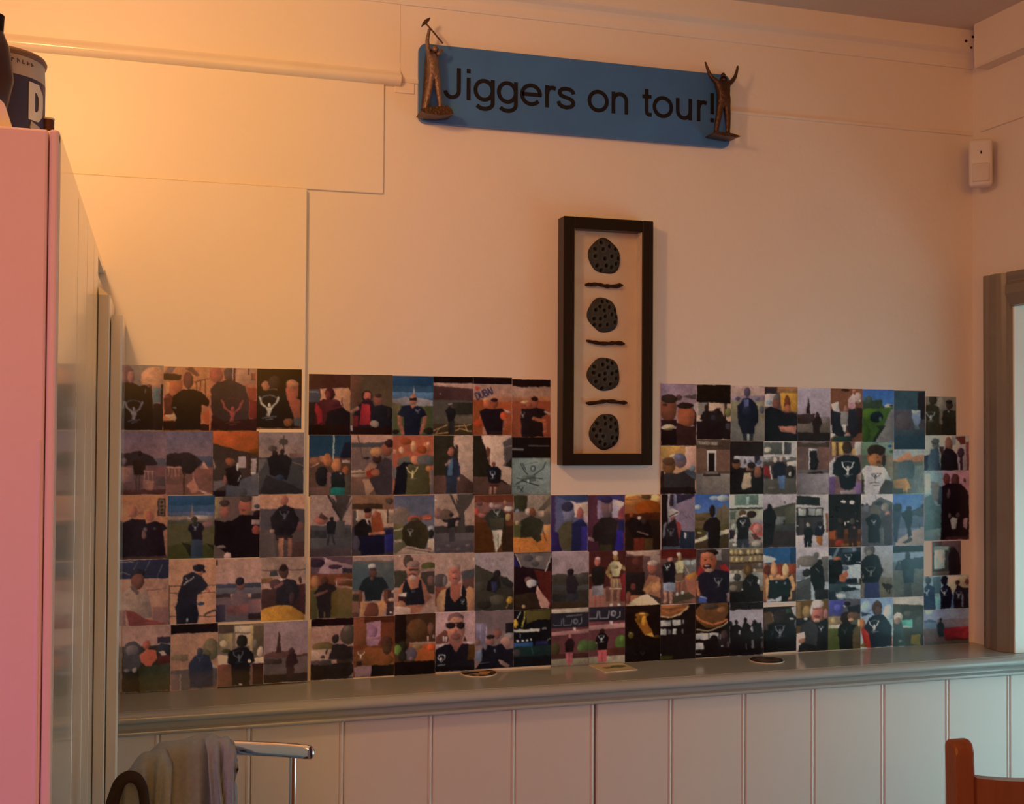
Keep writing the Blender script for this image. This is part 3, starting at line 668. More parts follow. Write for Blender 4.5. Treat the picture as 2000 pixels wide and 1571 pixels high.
PHOTOS = r'''
@A1
print of a man's blurred head and black shirt with white emblem before pale wall|20 68 495 705
G 8f7a62 a5764f;E 400 200 130 120 bf8458;R 395 285 470 430 5d6a62;E 135 160 66 82 74463a;E 178 185 36 62 a0674c;P 170e0e 22 250 90 238 200 240 260 270 290 256 380 265 395 500 400 705 22 705;R 470 250 495 705 1c1010;R 395 440 495 705 1f1210;E 355 268 24 15 6a3a2c;R 312 300 322 350 6a6458;M 207 528 195 8d7d72
print of a bald man in black shirt under a ceiling fan with orange hand|495 84 960 710
G d08848 b2662f;P 8a6a5a 540 82 620 82 560 160 500 160;P 3a1c12 495 150 600 150 670 165 660 218 495 215;P 7a4426 700 100 780 88 842 160 822 176;R 552 220 680 400 b4622c;R 495 230 550 440 c98a52;L 8 5a2e1a 800 235 955 190;L 9 5a2e1a 815 240 815 330;L 9 5a2e1a 855 225 855 350;L 9 5a2e1a 905 210 905 380;E 545 410 42 60 6e2a1c;R 505 390 590 560 5a2016;P 160c0b 585 370 690 300 780 300 870 330 955 420 930 470 870 455 860 705 620 705 610 560 575 480;E 735 215 50 84 6a3122;P bd9060 515 560 600 540 625 590 580 608;P 7a6a5c 585 485 620 478 618 500;P b85a24 870 560 920 500 960 520 970 620 900 640;R 860 640 975 710 2c100c;R 495 612 620 710 1c0c0a
print of a man seen from behind with a large red emblem on his shirt|945 96 1408 710
G c87848 b86436;E 1010 165 62 80 b05a34;E 1135 150 55 72 5a3428;R 1205 96 1400 250 c08860;R 1178 96 1195 225 3a1a14;R 1165 96 1178 200 c8a090;R 1320 96 1335 160 4a2418;R 1350 140 1395 215 8a4a2a;P 9a3a22 1310 280 1408 290 1408 400 1330 420;R 1335 410 1415 580 7a1e18;P 36201b 955 300 1010 240 1110 215 1180 220 1290 270 1330 400 1335 710 975 710;R 1000 632 1415 710 200c0c;P 2a1010 975 560 1100 620 1415 580 1415 710 960 710;M 1168 530 235 a0402e
print of a smiling woman beside a black shirt with a bright white emblem|1405 105 1845 690
G 1c0e0c 1c0e0c;E 1495 270 40 46 b0703e;E 1575 235 56 66 3a2018;E 1750 320 64 110 b45e34;E 1752 250 62 48 c07a48;P a0502a 1710 390 1835 400 1840 690 1790 600 1740 520;P 15100f 1410 340 1530 310 1620 320 1690 360 1770 570 1700 690 1410 690;R 1520 300 1610 312 6a4030;P 4a4236 1765 590 1845 575 1845 670 1775 660;E 1715 625 45 38 8a4a22;M 1525 490 215 cfbf9e;R 1405 682 1845 690 b05a24
print of a person before a white balustrade and a dark coastal hill|50 712 522 1335
G 7a6468 a86e54;R 400 980 522 1100 5a5450;P 2c1c18 50 950 130 930 260 905 380 960 440 1030 400 1070 50 1070;R 50 1050 522 1335 6e4234;P 8f6450 55 1050 190 1070 210 1200 60 1220;E 265 930 22 24 24140f;P 26160f 190 1000 300 990 320 1080 300 1140 210 1140;L 14 a87e64 305 1098 395 1110;L 10 a87e64 310 1095 310 1200;L 10 a87e64 348 1100 348 1210;L 10 a87e64 385 1105 390 1200;P 9a6a50 300 1190 410 1200 390 1290 290 1280;L 14 4a2a20 235 1140 232 1290;L 14 4a2a20 262 1140 258 1290;R 50 850 68 1060 3a221a;E 105 1005 36 32 7a5a50;R 420 1160 522 1250 5a3a30;R 55 1285 522 1335 4a221a
print of a person on a terrace wall by the sea, hill behind|522 714 978 1335
G 6c6068 966a56;R 780 955 978 1090 4a4650;P 2a1a16 522 945 600 922 740 918 820 960 870 1010 840 1070 522 1070;R 522 1060 978 1335 74452f;P 241814 660 960 800 960 830 1060 760 1135 680 1135;P c08a68 845 1078 890 1010 942 1080;L 16 b08262 530 1065 662 1072;L 9 a07458 548 1070 548 1150;L 9 a07458 580 1070 580 1160;L 9 a07458 612 1075 612 1160;L 9 a07458 645 1075 645 1150;P a87050 720 1250 790 1170 850 1290 780 1320;P b08a70 840 1280 978 1335 900 1335;L 18 4a2418 705 1130 692 1330;R 522 1230 690 1335 7a4a34;L 8 c09a78 785 1130 790 1190
print of a man at a bar table under a big orange awning|978 712 1425 1350
G 3a2418 3a2a20;P b8561c 978 712 1425 712 1425 945 1180 890 978 830;E 1400 910 70 30 6a3010;R 1225 960 1300 1070 b8a090;R 1350 980 1402 1140 b09a88;R 1300 950 1348 1200 3f241a;P 5a5450 1110 1240 1430 1120 1430 1350 1110 1350;P 6a5a50 985 1200 1110 1190 1100 1240 985 1300;R 985 1290 1105 1350 1a1010;E 1145 1010 46 38 8a4a24;P 1c1210 1100 1080 1210 1040 1265 1150 1235 1250 1130 1240;E 1218 1060 11 40 c8b8a8;E 1378 1120 30 10 d0c8b8;P 9a7a60 980 980 1010 1060 985 1085;E 1100 1190 14 50 9a5a40;E 1270 1310 45 40 4a4038;L 8 b0a8a0 1250 1145 1228 1200
print of two people walking away on a road with a tall palm tree|1425 724 1866 1330
G 8f7a70 b0825c;R 1425 965 1866 1330 40372f;L 9 3a2a20 1668 755 1668 890;E 1665 812 46 28 4a3a28;P 4a3a28 1620 850 1665 780 1710 850 1665 820;E 1560 882 42 26 5a4430;L 8 4a3826 1560 880 1562 930;R 1730 930 1850 975 7a5a40;R 1780 900 1800 940 8a6a4c;P 28201d 1430 1330 1500 1140 1730 1220 1866 1300 1866 1330;L 9 8a6a54 1740 1010 1862 1048;P 6a6258 1425 985 1510 980 1500 1010 1425 1120;P 1c1614 1510 980 1560 940 1700 940 1750 990 1720 1130 1700 1190 1540 1140;E 1582 925 25 28 2a1a16;E 1655 915 22 28 2a1a16;E 1630 1165 40 30 2c2c34
@A2
print of a couple in black shirts under a small framed picture|70 88 536 715
G bc7c46 a06a48;R 438 120 515 297 3a2418;R 452 132 502 285 7a5636;E 478 158 16 14 2a1c14;E 478 195 16 14 2a1c14;E 478 232 16 14 2a1c14;E 478 268 16 12 2a1c14;E 192 250 48 58 a86840;E 352 285 55 62 b87840;E 355 295 36 46 a8603a;P 1c1214 72 370 180 318 320 330 305 715 78 715;P 1a1012 318 372 400 342 500 370 540 420 490 440 530 715 300 715;E 318 425 18 16 6a5a58;E 305 480 24 40 7a4a3a;E 410 420 16 14 3a3430;R 70 690 536 715 3a221c
print of a person on a green lawn, church spire under deep blue sky|535 92 993 706
G 26405f 5a4a1e;R 535 92 993 190 274364;R 535 190 993 250 37506c;R 535 250 993 300 566072;R 535 290 993 350 8a7058;E 860 310 130 25 a08c7a;P 96755c 750 300 770 165 786 300;R 540 345 993 706 544722;P 3a3416 540 580 760 540 993 600 993 706 540 706;E 930 380 60 30 7a5a4c;R 540 330 730 365 4a4430;P 1c1810 670 545 760 570 830 706 770 706;P 201a12 900 560 993 580 993 630;E 795 325 30 28 3a2a1c;P 1a1416 745 380 800 352 870 365 890 420 870 460 880 535 770 535 760 460 735 430;R 770 530 880 706 2a3038;M 805 405 62 98968f
print of two smiling men close together in black shirts indoors|993 72 1442 700
G 6a4c38 5a4030;R 993 80 1065 310 8a7448;R 1355 90 1442 240 c09a80;E 1412 200 32 20 3a3a34;E 1095 230 48 82 96583a;E 1090 165 50 34 3a241a;E 1290 205 62 100 a05c38;E 1300 122 60 34 4a3428;E 1275 235 20 12 6a3020;P 140c0c 993 320 1090 350 1170 330 1250 280 1400 290 1442 330 1442 700 1160 700 993 560;E 1410 280 40 42 1c1010;R 1355 330 1442 376 a08070;E 1400 430 40 48 8a3a28;E 1065 590 42 14 7a6a5c;E 1125 685 36 38 c0988a
print of a man from behind in a black shirt and shorts walking|1435 86 1876 694
G c48e6c c08a68;R 1435 220 1876 700 473833;R 1435 420 1876 700 523a2d;P 5a4436 1435 460 1560 430 1600 694 1435 694;E 1820 400 56 50 6a3c2c;E 1675 138 40 50 a0623c;P 1e1616 1535 300 1620 210 1690 180 1760 220 1822 330 1790 430 1730 492 1600 492 1550 400;M 1675 290 95 645c57;P 2a1a16 1590 480 1760 480 1750 530 1600 530;R 1622 510 1668 690 a46e47;R 1712 510 1750 690 8a5838;E 1555 440 25 18 a08068;R 1760 540 1876 694 4a2a20
print of a man in a dark cap and pale shirt under a boat's striped cover|78 718 547 1362
G b08064 a8785e;R 78 718 547 902 26222c;L 9 8a766c 80 740 190 735;L 6 6a6068 360 730 310 825;L 6 6a6068 240 730 200 810;L 6 6a6068 480 770 430 895;L 8 8a746a 85 830 160 860;R 390 1180 547 1362 8a604c;L 8 7a5a4c 330 1015 520 1010;E 240 850 74 42 221a1c;E 240 930 66 76 6a3826;P 9c7e68 85 1060 180 960 260 1030 310 990 365 1100 385 1280 260 1300 140 1230 85 1200;P 7e3428 130 1205 220 1225 300 1290 500 1340 530 1362 170 1362;P 6a4c3c 160 970 200 960 260 1040 230 1060;R 78 1210 130 1362 8a6454
print of a man in a cap leaning over a ship's railing|547 717 1007 1344
G c08a66 b8845f;L 8 4a3020 550 970 1007 975;L 8 4a3020 550 1040 1007 1046;L 8 4a3020 550 1262 1007 1282;L 20 4a3424 900 1262 1000 1215;R 547 960 560 1344 5a3c28;E 850 840 34 34 a0603c;E 840 800 60 36 1c1618;P 1c1618 880 785 912 840 880 852;L 34 a86a44 890 985 940 1025;P 201a1c 690 870 780 840 870 880 932 980 890 1020 830 1060 820 1160 800 1190 620 1190 630 1060 670 960;P 181416 608 1170 820 1150 842 1260 825 1344 630 1344;L 12 a4968a 690 960 740 930 790 888;L 9 a4968a 708 900 742 930;E 860 1150 36 18 26304a;E 728 1310 10 20 9a9490
print of a person in a pale top sitting by a grey sea|1007 707 1452 1322
G ba8e74 b0887a;R 1007 950 1452 992 3c3a40;R 1007 990 1452 1050 66605f;R 1007 1045 1150 1088 3a2420;R 1007 1085 1452 1322 5e4844;R 1010 1150 1100 1322 33262a;R 1355 1050 1452 1102 3a2a28;R 1330 1245 1452 1302 281a18;R 1300 1110 1452 1240 7a564e;E 1250 970 42 50 7a4636;E 1243 928 46 40 241a1a;P 70564e 1150 1080 1220 1020 1320 1060 1335 1185 1155 1185;P 7a4438 1110 1170 1340 1150 1320 1255 1125 1255;E 1014 745 12 30 4a3426
print of a man drinking behind a round yellow table|1452 697 1885 1312
G 9c7c68 b8906e;R 1452 815 1885 826 6a5040;R 1535 826 1610 876 3a322c;R 1452 890 1560 945 7a5428;R 1452 1000 1885 1260 3a201a;R 1780 960 1885 1200 3a1c18;E 1830 920 15 34 3a241a;E 1668 830 48 72 4a2a1e;E 1668 800 42 30 241612;P 221a1a 1600 960 1700 895 1790 930 1825 1040 1765 1195 1590 1160;E 1585 955 56 50 4a2a22;L 30 7a4a3a 1580 985 1655 950;R 1625 900 1660 926 c8a898;E 1632 1300 245 140 b07a22;P 2a1612 1780 1190 1885 1230 1885 1262;E 1750 1100 26 60 3a221c
@A3
print of a person in orange jacket beside a statue and a parked car|92 366 566 1010
G a07864 a87c68;R 92 560 566 1010 2a2018;E 190 600 88 88 40342e;E 190 600 62 54 665850;P 40342e 105 640 280 640 270 780 110 800;R 430 480 566 545 2c2020;E 500 600 68 60 26201e;L 6 8a7a70 440 545 566 540;P c09a88 450 620 500 620 525 665 480 665;R 440 662 566 745 4a1a14;E 330 550 36 42 9a4c30;P b8572e 265 640 330 588 420 610 430 690 350 785 280 720;P 2c2818 250 770 560 740 560 1010 250 1010;R 92 800 260 1010 1c1712;E 215 790 20 25 8a7a70;E 140 790 30 14 6a5c54
print of a person seated from behind among hedges, black bar on top|566 346 1027 988
G ac7e5c 9a6f50;R 570 640 740 700 7a6438;E 960 600 80 110 6a5a30;E 900 640 60 40 5c4c28;R 566 346 1027 436 140c0a;R 570 790 1027 988 5a4638;L 7 b89f8a 665 830 665 988;L 6 a08870 575 780 750 780;R 940 790 1027 960 4a3c34;E 970 770 32 12 9aa09a;E 850 615 33 34 38302c;P 26242a 742 740 790 660 850 640 940 660 972 740 985 970 755 970;M 850 690 64 504f4c;R 570 830 660 988 6a5444
print of a man from behind at a shop counter, black shirt emblem|1028 346 1476 950
G 7a6444 6a5438;R 1028 350 1180 432 4a3020;R 1195 370 1338 430 c8b098;R 1195 445 1340 560 b89c78;R 1340 360 1372 610 b89a60;R 1030 440 1165 610 8a7448;E 1080 530 40 30 c0a878;E 1110 600 44 20 3a3418;R 1372 370 1476 650 5c4428;E 1390 540 20 40 7a6a54;R 1030 640 1130 732 d8b898;E 1440 630 30 50 c8a890;R 1385 680 1476 742 d8b8a0;R 1030 735 1165 950 6e3a24;R 1365 740 1476 950 2a1410;R 1340 730 1366 935 6a4430;E 1262 515 56 60 1e1610;P 15100f 1130 620 1220 572 1310 578 1380 640 1390 720 1345 745 1340 950 1165 950 1160 745 1118 720;M 1230 675 112 56534e;E 1335 715 15 15 d0c8c0;E 1250 935 18 8 c8b8b0
print of a seaside tower and street with one person, beside the counter scene|1476 322 1906 915
G 967a73 8f7068;P 5a3024 1480 640 1560 612 1720 608 1720 660 1906 640 1906 720 1480 720;P 3a2018 1595 625 1612 450 1620 412 1630 450 1648 625;R 1480 670 1906 835 5e4436;R 1480 680 1650 732 3a241c;R 1476 832 1906 915 1a1210;P 2a1614 1690 690 1720 640 1790 640 1812 730 1775 765 1770 870 1700 870;E 1748 620 28 36 3c201a
@B1
print of a hooded person in dark and red coat before a pale wall|78 68 570 785
G 4a1e14 3a1814;P c88e62 215 235 545 230 570 280 570 520 215 380;R 80 250 205 400 4a4440;L 9 b0a090 85 285 185 283;R 80 400 180 785 221412;E 325 300 60 76 3f1414;E 302 312 36 50 7a2a22;P 521818 150 430 250 360 400 370 465 440 465 640 150 690;P a01e1e 170 400 232 500 247 630 190 665 150 480;P 170f10 300 520 470 450 560 520 600 610 600 785 250 785;R 78 670 570 785 1a0c0a;L 7 3a2018 468 340 468 440;E 400 410 50 40 4a1818
print of two hooded friends, one in a red vest holding a cap|570 74 1066 782
G 5a3a22 5c4024;R 570 90 690 450 6a3a24;E 762 330 64 72 2c1614;E 770 330 46 54 b46040;E 770 388 30 24 3a1c18;E 770 362 16 8 3a1010;E 895 370 54 66 84472c;E 895 318 46 26 3a2218;P 221416 655 440 720 390 830 390 855 450 820 690 600 710 600 560;P a02222 700 420 800 430 806 670 680 670;P 181416 835 450 940 420 1066 470 1066 710 825 710;R 600 560 662 690 6a1a18;L 36 9a6a4a 590 510 660 470;E 855 650 52 42 a89078;R 570 692 1066 782 1e0e0c;R 575 680 600 740 b0a098;R 1000 470 1040 600 241814
print of a bald man in sunglasses and black polo under deep blue sky|1066 88 1547 790
G 25405c 4a6078;R 1066 88 1547 210 21395a;R 1066 280 1547 360 54708a;P 8f8480 1066 360 1200 340 1400 350 1547 380 1547 490 1066 470;R 1066 440 1547 790 4a4a22;P 6a5c30 1066 400 1160 420 1150 560 1066 560;P a89a90 1303 310 1317 195 1332 310;E 1308 375 46 72 a8663f;L 50 9a5c3a 1150 570 1150 660 1200 770;L 50 9a5c3a 1450 570 1430 680 1390 780;P a0643e 1280 430 1340 430 1305 495;P 15151d 1125 545 1180 450 1280 430 1300 475 1340 438 1420 460 1475 550 1400 585 1390 790 1210 790 1200 580;R 1262 345 1352 378 1a1010;E 1500 740 60 40 201810;E 1110 750 40 30 181410;M 1365 505 44 8c90a0;E 1300 408 30 20 8a5c40
@B2
print of a person standing among yellow railings below a dark building|36 96 507 787
G 5a4638 4a3a2a;R 36 96 507 172 140a08;P c09078 36 170 507 178 507 242 36 205;P 4a2620 36 205 507 240 507 382 36 370;R 260 400 507 545 2a2218;R 36 560 507 665 5c4a32;R 36 655 507 787 3a2616;L 11 c09048 40 730 210 668;L 11 c09048 45 780 240 752;L 10 c09048 110 700 70 770;L 11 c09048 285 690 480 660;L 11 c09048 305 742 345 710 490 742;L 11 c09048 405 650 445 742;E 235 432 21 26 4a2e22;R 214 411 256 430 a89c90;P 1a1414 180 500 230 450 290 478 302 545 272 630 210 630;R 218 620 290 775 241c18;E 120 300 16 8 8a6a60
print of two men in black on desert sand, heart and city name above|507 103 966 787
G b08470 a86040;R 507 103 966 186 140a0a;R 507 370 966 787 96401c;E 545 232 17 18 b4391f;E 572 234 15 17 b4391f;P b4391f 530 240 587 240 557 268;T DUBAI 552 372 78 22 22203a;R 720 330 966 395 a8683f;E 668 380 44 30 b88858;E 668 420 40 50 c05c2c;E 757 412 42 60 8a3a22;E 757 372 42 22 2a1410;L 42 b8481e 600 585 570 650;E 566 652 46 46 b03818;R 620 690 672 787 b07048;P 180e10 578 510 650 470 720 480 850 470 882 520 862 640 850 787 680 787 640 690 605 590;E 870 560 44 50 bb421c;L 34 9a4a2c 892 600 875 715;P a8a098 870 480 965 520 900 522;R 690 740 850 787 201210
print of two men in black posing arm in arm on red desert sand|966 128 1421 812
G a87e6c a8704c;R 966 128 1421 216 140a0a;R 966 365 1421 812 8a3a20;P a8683c 966 340 1421 330 1421 380 966 385;E 1130 402 62 20 b08a5a;E 1160 432 36 36 9a4c2c;E 1232 410 42 64 8a4028;E 1230 362 42 26 241210;P 170e10 1075 480 1200 470 1250 460 1340 480 1410 520 1310 580 1335 650 1340 812 1090 812 1065 620;L 42 a0542e 1225 592 1345 622 1362 750;M 1090 550 62 98857e;L 22 a88878 1360 510 1415 532
@B1
print of three friends outdoors by a tall white pole, teal skirt|80 787 577 1507
G 1c3244 283a4c;R 85 1040 577 1507 5a3422;P 17161e 440 1060 500 870 577 860 577 1060;E 160 1090 76 46 8a5a30;R 205 1035 255 1100 b87850;E 300 1080 50 80 b46c34;R 470 1085 565 1120 b09484;L 19 b0b8a6 370 790 365 1140;E 405 1140 56 78 b4723a;E 515 1205 36 46 9a5428;E 235 1270 78 118 1c1614;P 1e1c1a 345 1240 400 1210 500 1230 512 1430 340 1430;R 330 1410 507 1507 1f6f60;R 295 1230 345 1400 7a5a48;R 510 1260 577 1507 4a3a28;R 85 1400 325 1507 6a4430;E 455 1240 14 10 8a8a80;L 14 c09068 110 1160 200 1120
print of two people embracing beside a grey lake and boat mast|577 788 1070 1497
G c09078 a07860;P 4a4038 577 875 1070 868 1070 945 577 935;R 577 932 1070 1210 7a604c;L 15 5a4434 655 790 715 1080;E 760 1060 42 20 2a1c18;R 577 1200 770 1285 a08068;L 9 3a2018 580 1245 775 1222;R 577 1280 1070 1497 6a4830;E 1000 960 72 76 8a4a2c;E 1025 885 56 50 2a1612;P a87a54 735 1180 800 1110 890 1150 880 1230 755 1265;E 885 1065 55 60 3a2018;E 878 985 76 58 b07a48;P 3a2a28 880 1140 980 1050 1070 1085 1070 1497 880 1495 800 1310;P 8a2a18 755 1210 850 1180 850 1292 770 1292;E 870 1232 52 42 9a5a34;P a88060 710 1310 790 1310 850 1420 790 1497 760 1497;L 10 c0a080 620 1215 700 1190
print of revellers behind an olive shirt with a yellow emblem|1070 793 1552 1490
G b05a30 a8562e;E 1220 860 70 40 96401c;E 1170 965 30 42 d8a078;R 1075 955 1115 1010 c88a68;E 1310 920 30 70 d09868;E 1470 930 44 70 b86838;E 1485 890 20 22 d8b088;E 1410 960 60 50 8a3a18;P 6a6450 1135 1060 1240 1030 1340 1140 1120 1140;E 1330 1080 54 50 c47c54;E 1465 1085 110 66 5a5448;P 141214 1110 1180 1200 1100 1300 1120 1350 1140 1340 1490 1080 1490;P 4a3c1e 1250 1130 1500 1130 1512 1490 1220 1490;M 1300 1240 150 d0b880;E 1495 1182 36 36 b0682c;R 1512 1190 1552 1490 6a5c54;R 1075 1160 1110 1300 6a6460
@B2
print of a man in a dark suit jacket beside a tall white building|40 792 510 1480
G 2a2014 2a2014;P c09a80 270 792 510 792 510 1350 355 1250 325 1000 280 900;R 300 900 330 1020 3a241c;P 5c3426 40 1270 200 1260 200 1480 40 1480;P 4a2c22 300 1280 360 1245 510 1350 510 1480 300 1480;E 245 985 38 52 a0583a;P 22222e 185 1130 240 1040 300 1055 352 1160 355 1270 320 1300 190 1290;P 506a7a 213 1085 265 1060 267 1265 213 1265;P 24242e 188 1265 322 1265 312 1480 266 1480 250 1350 232 1480 188 1480;L 22 a07058 185 1135 240 1092;L 8 a89888 340 1150 480 1148;R 325 1290 345 1325 a07058
print of a small man in black shirt and shorts beside hedge and white building|510 792 966 1492
G 1e160f 1e160f;P c09a80 600 792 966 792 966 1000 860 1150 966 1170 966 1390 830 1300 700 1130 650 940;P 4a3a34 865 862 966 805 966 1050 875 1160;L 7 b09a88 865 932 966 905;L 5 8a7868 885 940 885 1150;R 690 940 706 1125 6a4030;P 4e2e22 510 1280 700 1280 966 1385 966 1492 510 1492;E 750 1130 23 28 6a3424;P 151113 660 1190 740 1155 800 1160 837 1210 832 1345 780 1362 690 1352;M 738 1262 82 b0a8a8;R 695 1360 805 1402 4a2018;R 697 1400 726 1488 a87056;R 755 1400 786 1488 a87056;E 680 990 20 60 5a2a1c
print with an ink sketch of the raised arms emblem on grey paper|966 812 1421 1492
G 120c0c 120c0c;L 22 6a6058 970 952 1095 956;L 12 5a524a 1160 912 1400 916;R 966 1058 1421 1492 7c827a;L 11 2c2a28 1065 1120 1115 1215 1150 1250;L 8 2c2a28 1090 1120 1130 1200;L 11 2c2a28 1362 1108 1335 1180 1220 1262;E 1215 1180 32 36 3a3834;E 1215 1184 20 24 7c827a;P 585c52 1090 1265 1235 1258 1250 1330 1075 1345;L 12 1e1c1a 1015 1365 1085 1322 1200 1360 1285 1385;L 8 2a2826 1020 1290 1100 1310 1190 1290 1330 1300;L 8 2a2826 1030 1420 1045 1385 1058 1420;L 11 1e1c1a 1068 1452 1102 1398;L 8 1e1c1a 1068 1420 1100 1452;L 5 44443f 1110 1140 1180 1118 1265 1105;L 7 3a3834 1150 1270 1180 1340;L 6 4a4a44 1240 1290 1340 1320;E 1160 1330 12 20 a8ac9c;L 6 3a3834 980 1390 1120 1380
@B3
print of a man standing by a thick forked tree trunk above cobbles|92 46 587 772
G a48472 9a7c6c;E 220 335 84 54 9a5a40;P 4a2a20 180 300 225 245 300 320 270 340;R 92 400 587 560 4a4038;P 3a2a22 335 46 575 46 490 290 470 340 512 540 398 545 432 330;L 28 33231c 305 46 440 310;L 20 5a4434 580 110 480 300;P 96786a 330 46 380 46 400 140;R 92 455 290 552 2e2824;R 500 440 587 560 3a322a;R 92 548 587 690 4a4038;R 92 670 587 772 45302c;E 345 325 25 29 1e1614;P 1c1818 282 375 345 345 408 370 402 415 390 510 298 510;L 26 2a2624 322 505 300 620;L 26 2a2624 352 505 382 620;P 4a4036 412 350 505 350 510 540 400 540
print of a man in dark suit with a red haired woman at an outdoor fair|587 44 1082 758
G 8a6238 6a4428;R 587 145 950 208 3a2014;E 1030 120 50 36 4a3424;R 605 215 1080 430 b49478;R 600 220 662 490 4a3a2c;L 30 c8b098 655 235 655 330;R 1000 215 1016 380 4a3020;R 1020 260 1075 380 8a7460;R 587 430 1082 758 352628;R 975 460 1078 522 1a1628;R 975 510 1080 722 231c5c;E 775 268 40 58 8a4a30;E 770 222 46 28 1a1010;P 8a3a1c 815 290 860 228 925 265 955 400 960 480 820 490;E 862 278 30 42 9a5434;P 16110f 615 410 700 330 740 318 805 345 825 490 830 750 690 750 630 560;P c0a898 745 315 780 315 787 400 767 380;L 30 a8683c 800 500 965 490;R 690 525 972 750 14101a;R 590 700 690 758 3a2a24;E 640 610 40 90 43343a
print of a broad olive shirt back before red parasols and a white table|1082 48 1560 742
G 5a5a68 726a68;P 7a6450 1085 215 1140 180 1250 200 1285 330 1085 430;E 1330 325 95 42 9a4a34;E 1472 315 64 36 a04a30;L 10 d08060 1430 330 1510 318;R 1085 380 1205 600 5c5228;L 17 b8a288 1085 462 1205 436;P a89278 1085 568 1180 568 1170 602 1085 602;R 1085 600 1230 742 5a5030;E 1525 440 36 32 9a948e;E 1520 505 34 52 1c1614;R 1480 565 1560 705 c0a890;E 1330 345 52 42 5a3424;P 2e2214 1195 410 1280 350 1400 350 1480 420 1502 540 1450 690 1260 670 1178 560;M 1278 490 78 b0a28f;P b89880 1095 742 1240 640 1560 722 1560 742;L 13 6a5440 1240 672 1555 735;E 1500 690 30 14 9a5a40
@B4
print of a man with arms spread beside a split tree trunk|48 94 526 788
G ac8872 96786a;E 180 335 95 64 6a4a34;E 88 320 52 64 8a6250;R 48 470 526 560 322620;P 43342a 290 94 526 94 470 220 400 312 412 548 318 552 332 340;L 24 43342a 235 94 352 335;P a88470 265 94 312 94 330 180;R 48 552 526 660 5a4a44;R 48 640 526 788 4c3c38;E 250 340 21 25 241a18;L 32 241c1a 158 402 250 398 342 388;P 1e1816 198 390 305 390 290 495 208 495;R 225 490 290 655 3a2e2c;E 65 165 14 8 e8d8c8;E 100 740 30 14 64524c;E 220 700 30 14 64524c;E 340 740 30 14 64524c;E 450 700 30 14 64524c
print of a man in white trousers from behind in a crowded red hall|524 106 982 782
G 6a2c1c 4a2412;R 524 190 982 310 7a4a3c;E 580 210 40 30 5a3028;E 545 300 36 42 a8402c;E 610 340 50 24 8a5044;E 722 220 30 30 b8988e;E 800 235 50 26 8a6a60;E 925 270 54 32 b8a094;E 880 195 16 30 9a6a44;E 920 370 30 50 a08050;R 524 420 740 782 48200f;R 850 470 982 782 2c1a10;P 26221a 635 370 720 268 840 268 892 335 885 520 720 535 660 410;P 3a3020 690 380 875 380 855 525 715 525;M 788 318 92 a8a298;P bcae96 735 518 847 518 837 690 800 745 792 782 770 782 745 640;R 798 560 806 720 5a4c3a
print of a crouching person over an orange table among a crowd|984 101 1425 782
G 8a7460 7a6450;R 984 104 1145 305 2e2818;R 1145 101 1330 260 9a806c;P 5a4836 1270 290 1425 106 1425 215 1320 310;R 984 300 1425 480 6a5442;E 1030 290 26 26 7a7880;E 1150 300 32 42 c0a08c;R 1270 290 1340 360 a08068;R 984 420 1070 605 4a4420;P c07028 984 600 1070 600 1200 610 1260 660 1310 640 1320 560 1425 455 1425 782 984 782;E 1210 312 37 52 6a3420;P 2a2418 1075 410 1180 350 1290 380 1342 440 1305 560 1312 640 1260 662 1200 602 1065 612;R 1345 460 1425 560 c4864e;L 16 7a4420 1340 545 1372 650;E 1025 430 22 30 a88060;L 10 8a5020 1060 720 1065 760
@B3
print of a person lifting an arm before a bar with white parasol|96 775 595 1502
G 5c3a3a 5c3a38;P a07e7a 270 800 590 880 595 985 180 965;E 170 845 96 52 2a1c20;L 12 c0a098 250 780 300 810;E 390 890 84 24 3a2028;R 470 912 595 972 2a2022;R 96 975 595 1135 6a3018;E 150 1060 54 76 a46c34;E 480 1060 100 40 7a4428;L 10 b08858 450 1050 590 1050;L 10 d0b090 410 1060 410 1110;R 96 1130 595 1502 6c5022;L 28 9a7050 400 1122 595 1152;R 96 1160 182 1502 4a3c1c;R 335 1180 420 1480 5c4018;E 265 1060 46 56 4a2418;P 201614 145 1190 200 1110 280 1085 385 1105 410 1160 345 1210 335 1490 200 1495 178 1300;L 32 6a3c28 155 1225 295 1175;R 260 1420 272 1490 6a4c20
print of a man in a white cap sitting, sea behind him|593 767 1086 1477
G 9a7c6c 9a7c6c;R 593 825 1086 1190 56584f;R 593 850 790 1150 485450;R 593 820 1086 838 6a5a4c;R 593 1170 680 1477 8a5c3c;R 1000 1170 1086 1477 3a2420;R 593 1200 670 1290 3a2c1c;E 1060 1290 44 20 b88e76;E 1080 1190 30 20 a8866c;E 835 965 46 64 5c3224;E 825 890 46 34 b0a8a0;E 840 920 44 16 3a2a22;L 44 6a3420 695 1165 685 1350;L 44 6a3420 985 1165 995 1310;E 820 1410 96 96 6a3020;P b88250 685 1300 785 1288 720 1477 690 1477;P b88250 885 1300 965 1278 1002 1380 955 1470 915 1460;P 1c1c1c 665 1155 720 1040 800 1000 860 1010 960 1020 1022 1145 950 1175 930 1295 748 1295 740 1185;E 825 1030 22 26 5c3224;E 1052 1440 14 12 e8d8c8;E 620 1450 50 30 5a2c20
print of a bearded man in a tank top with a dark pint|1086 748 1566 1455
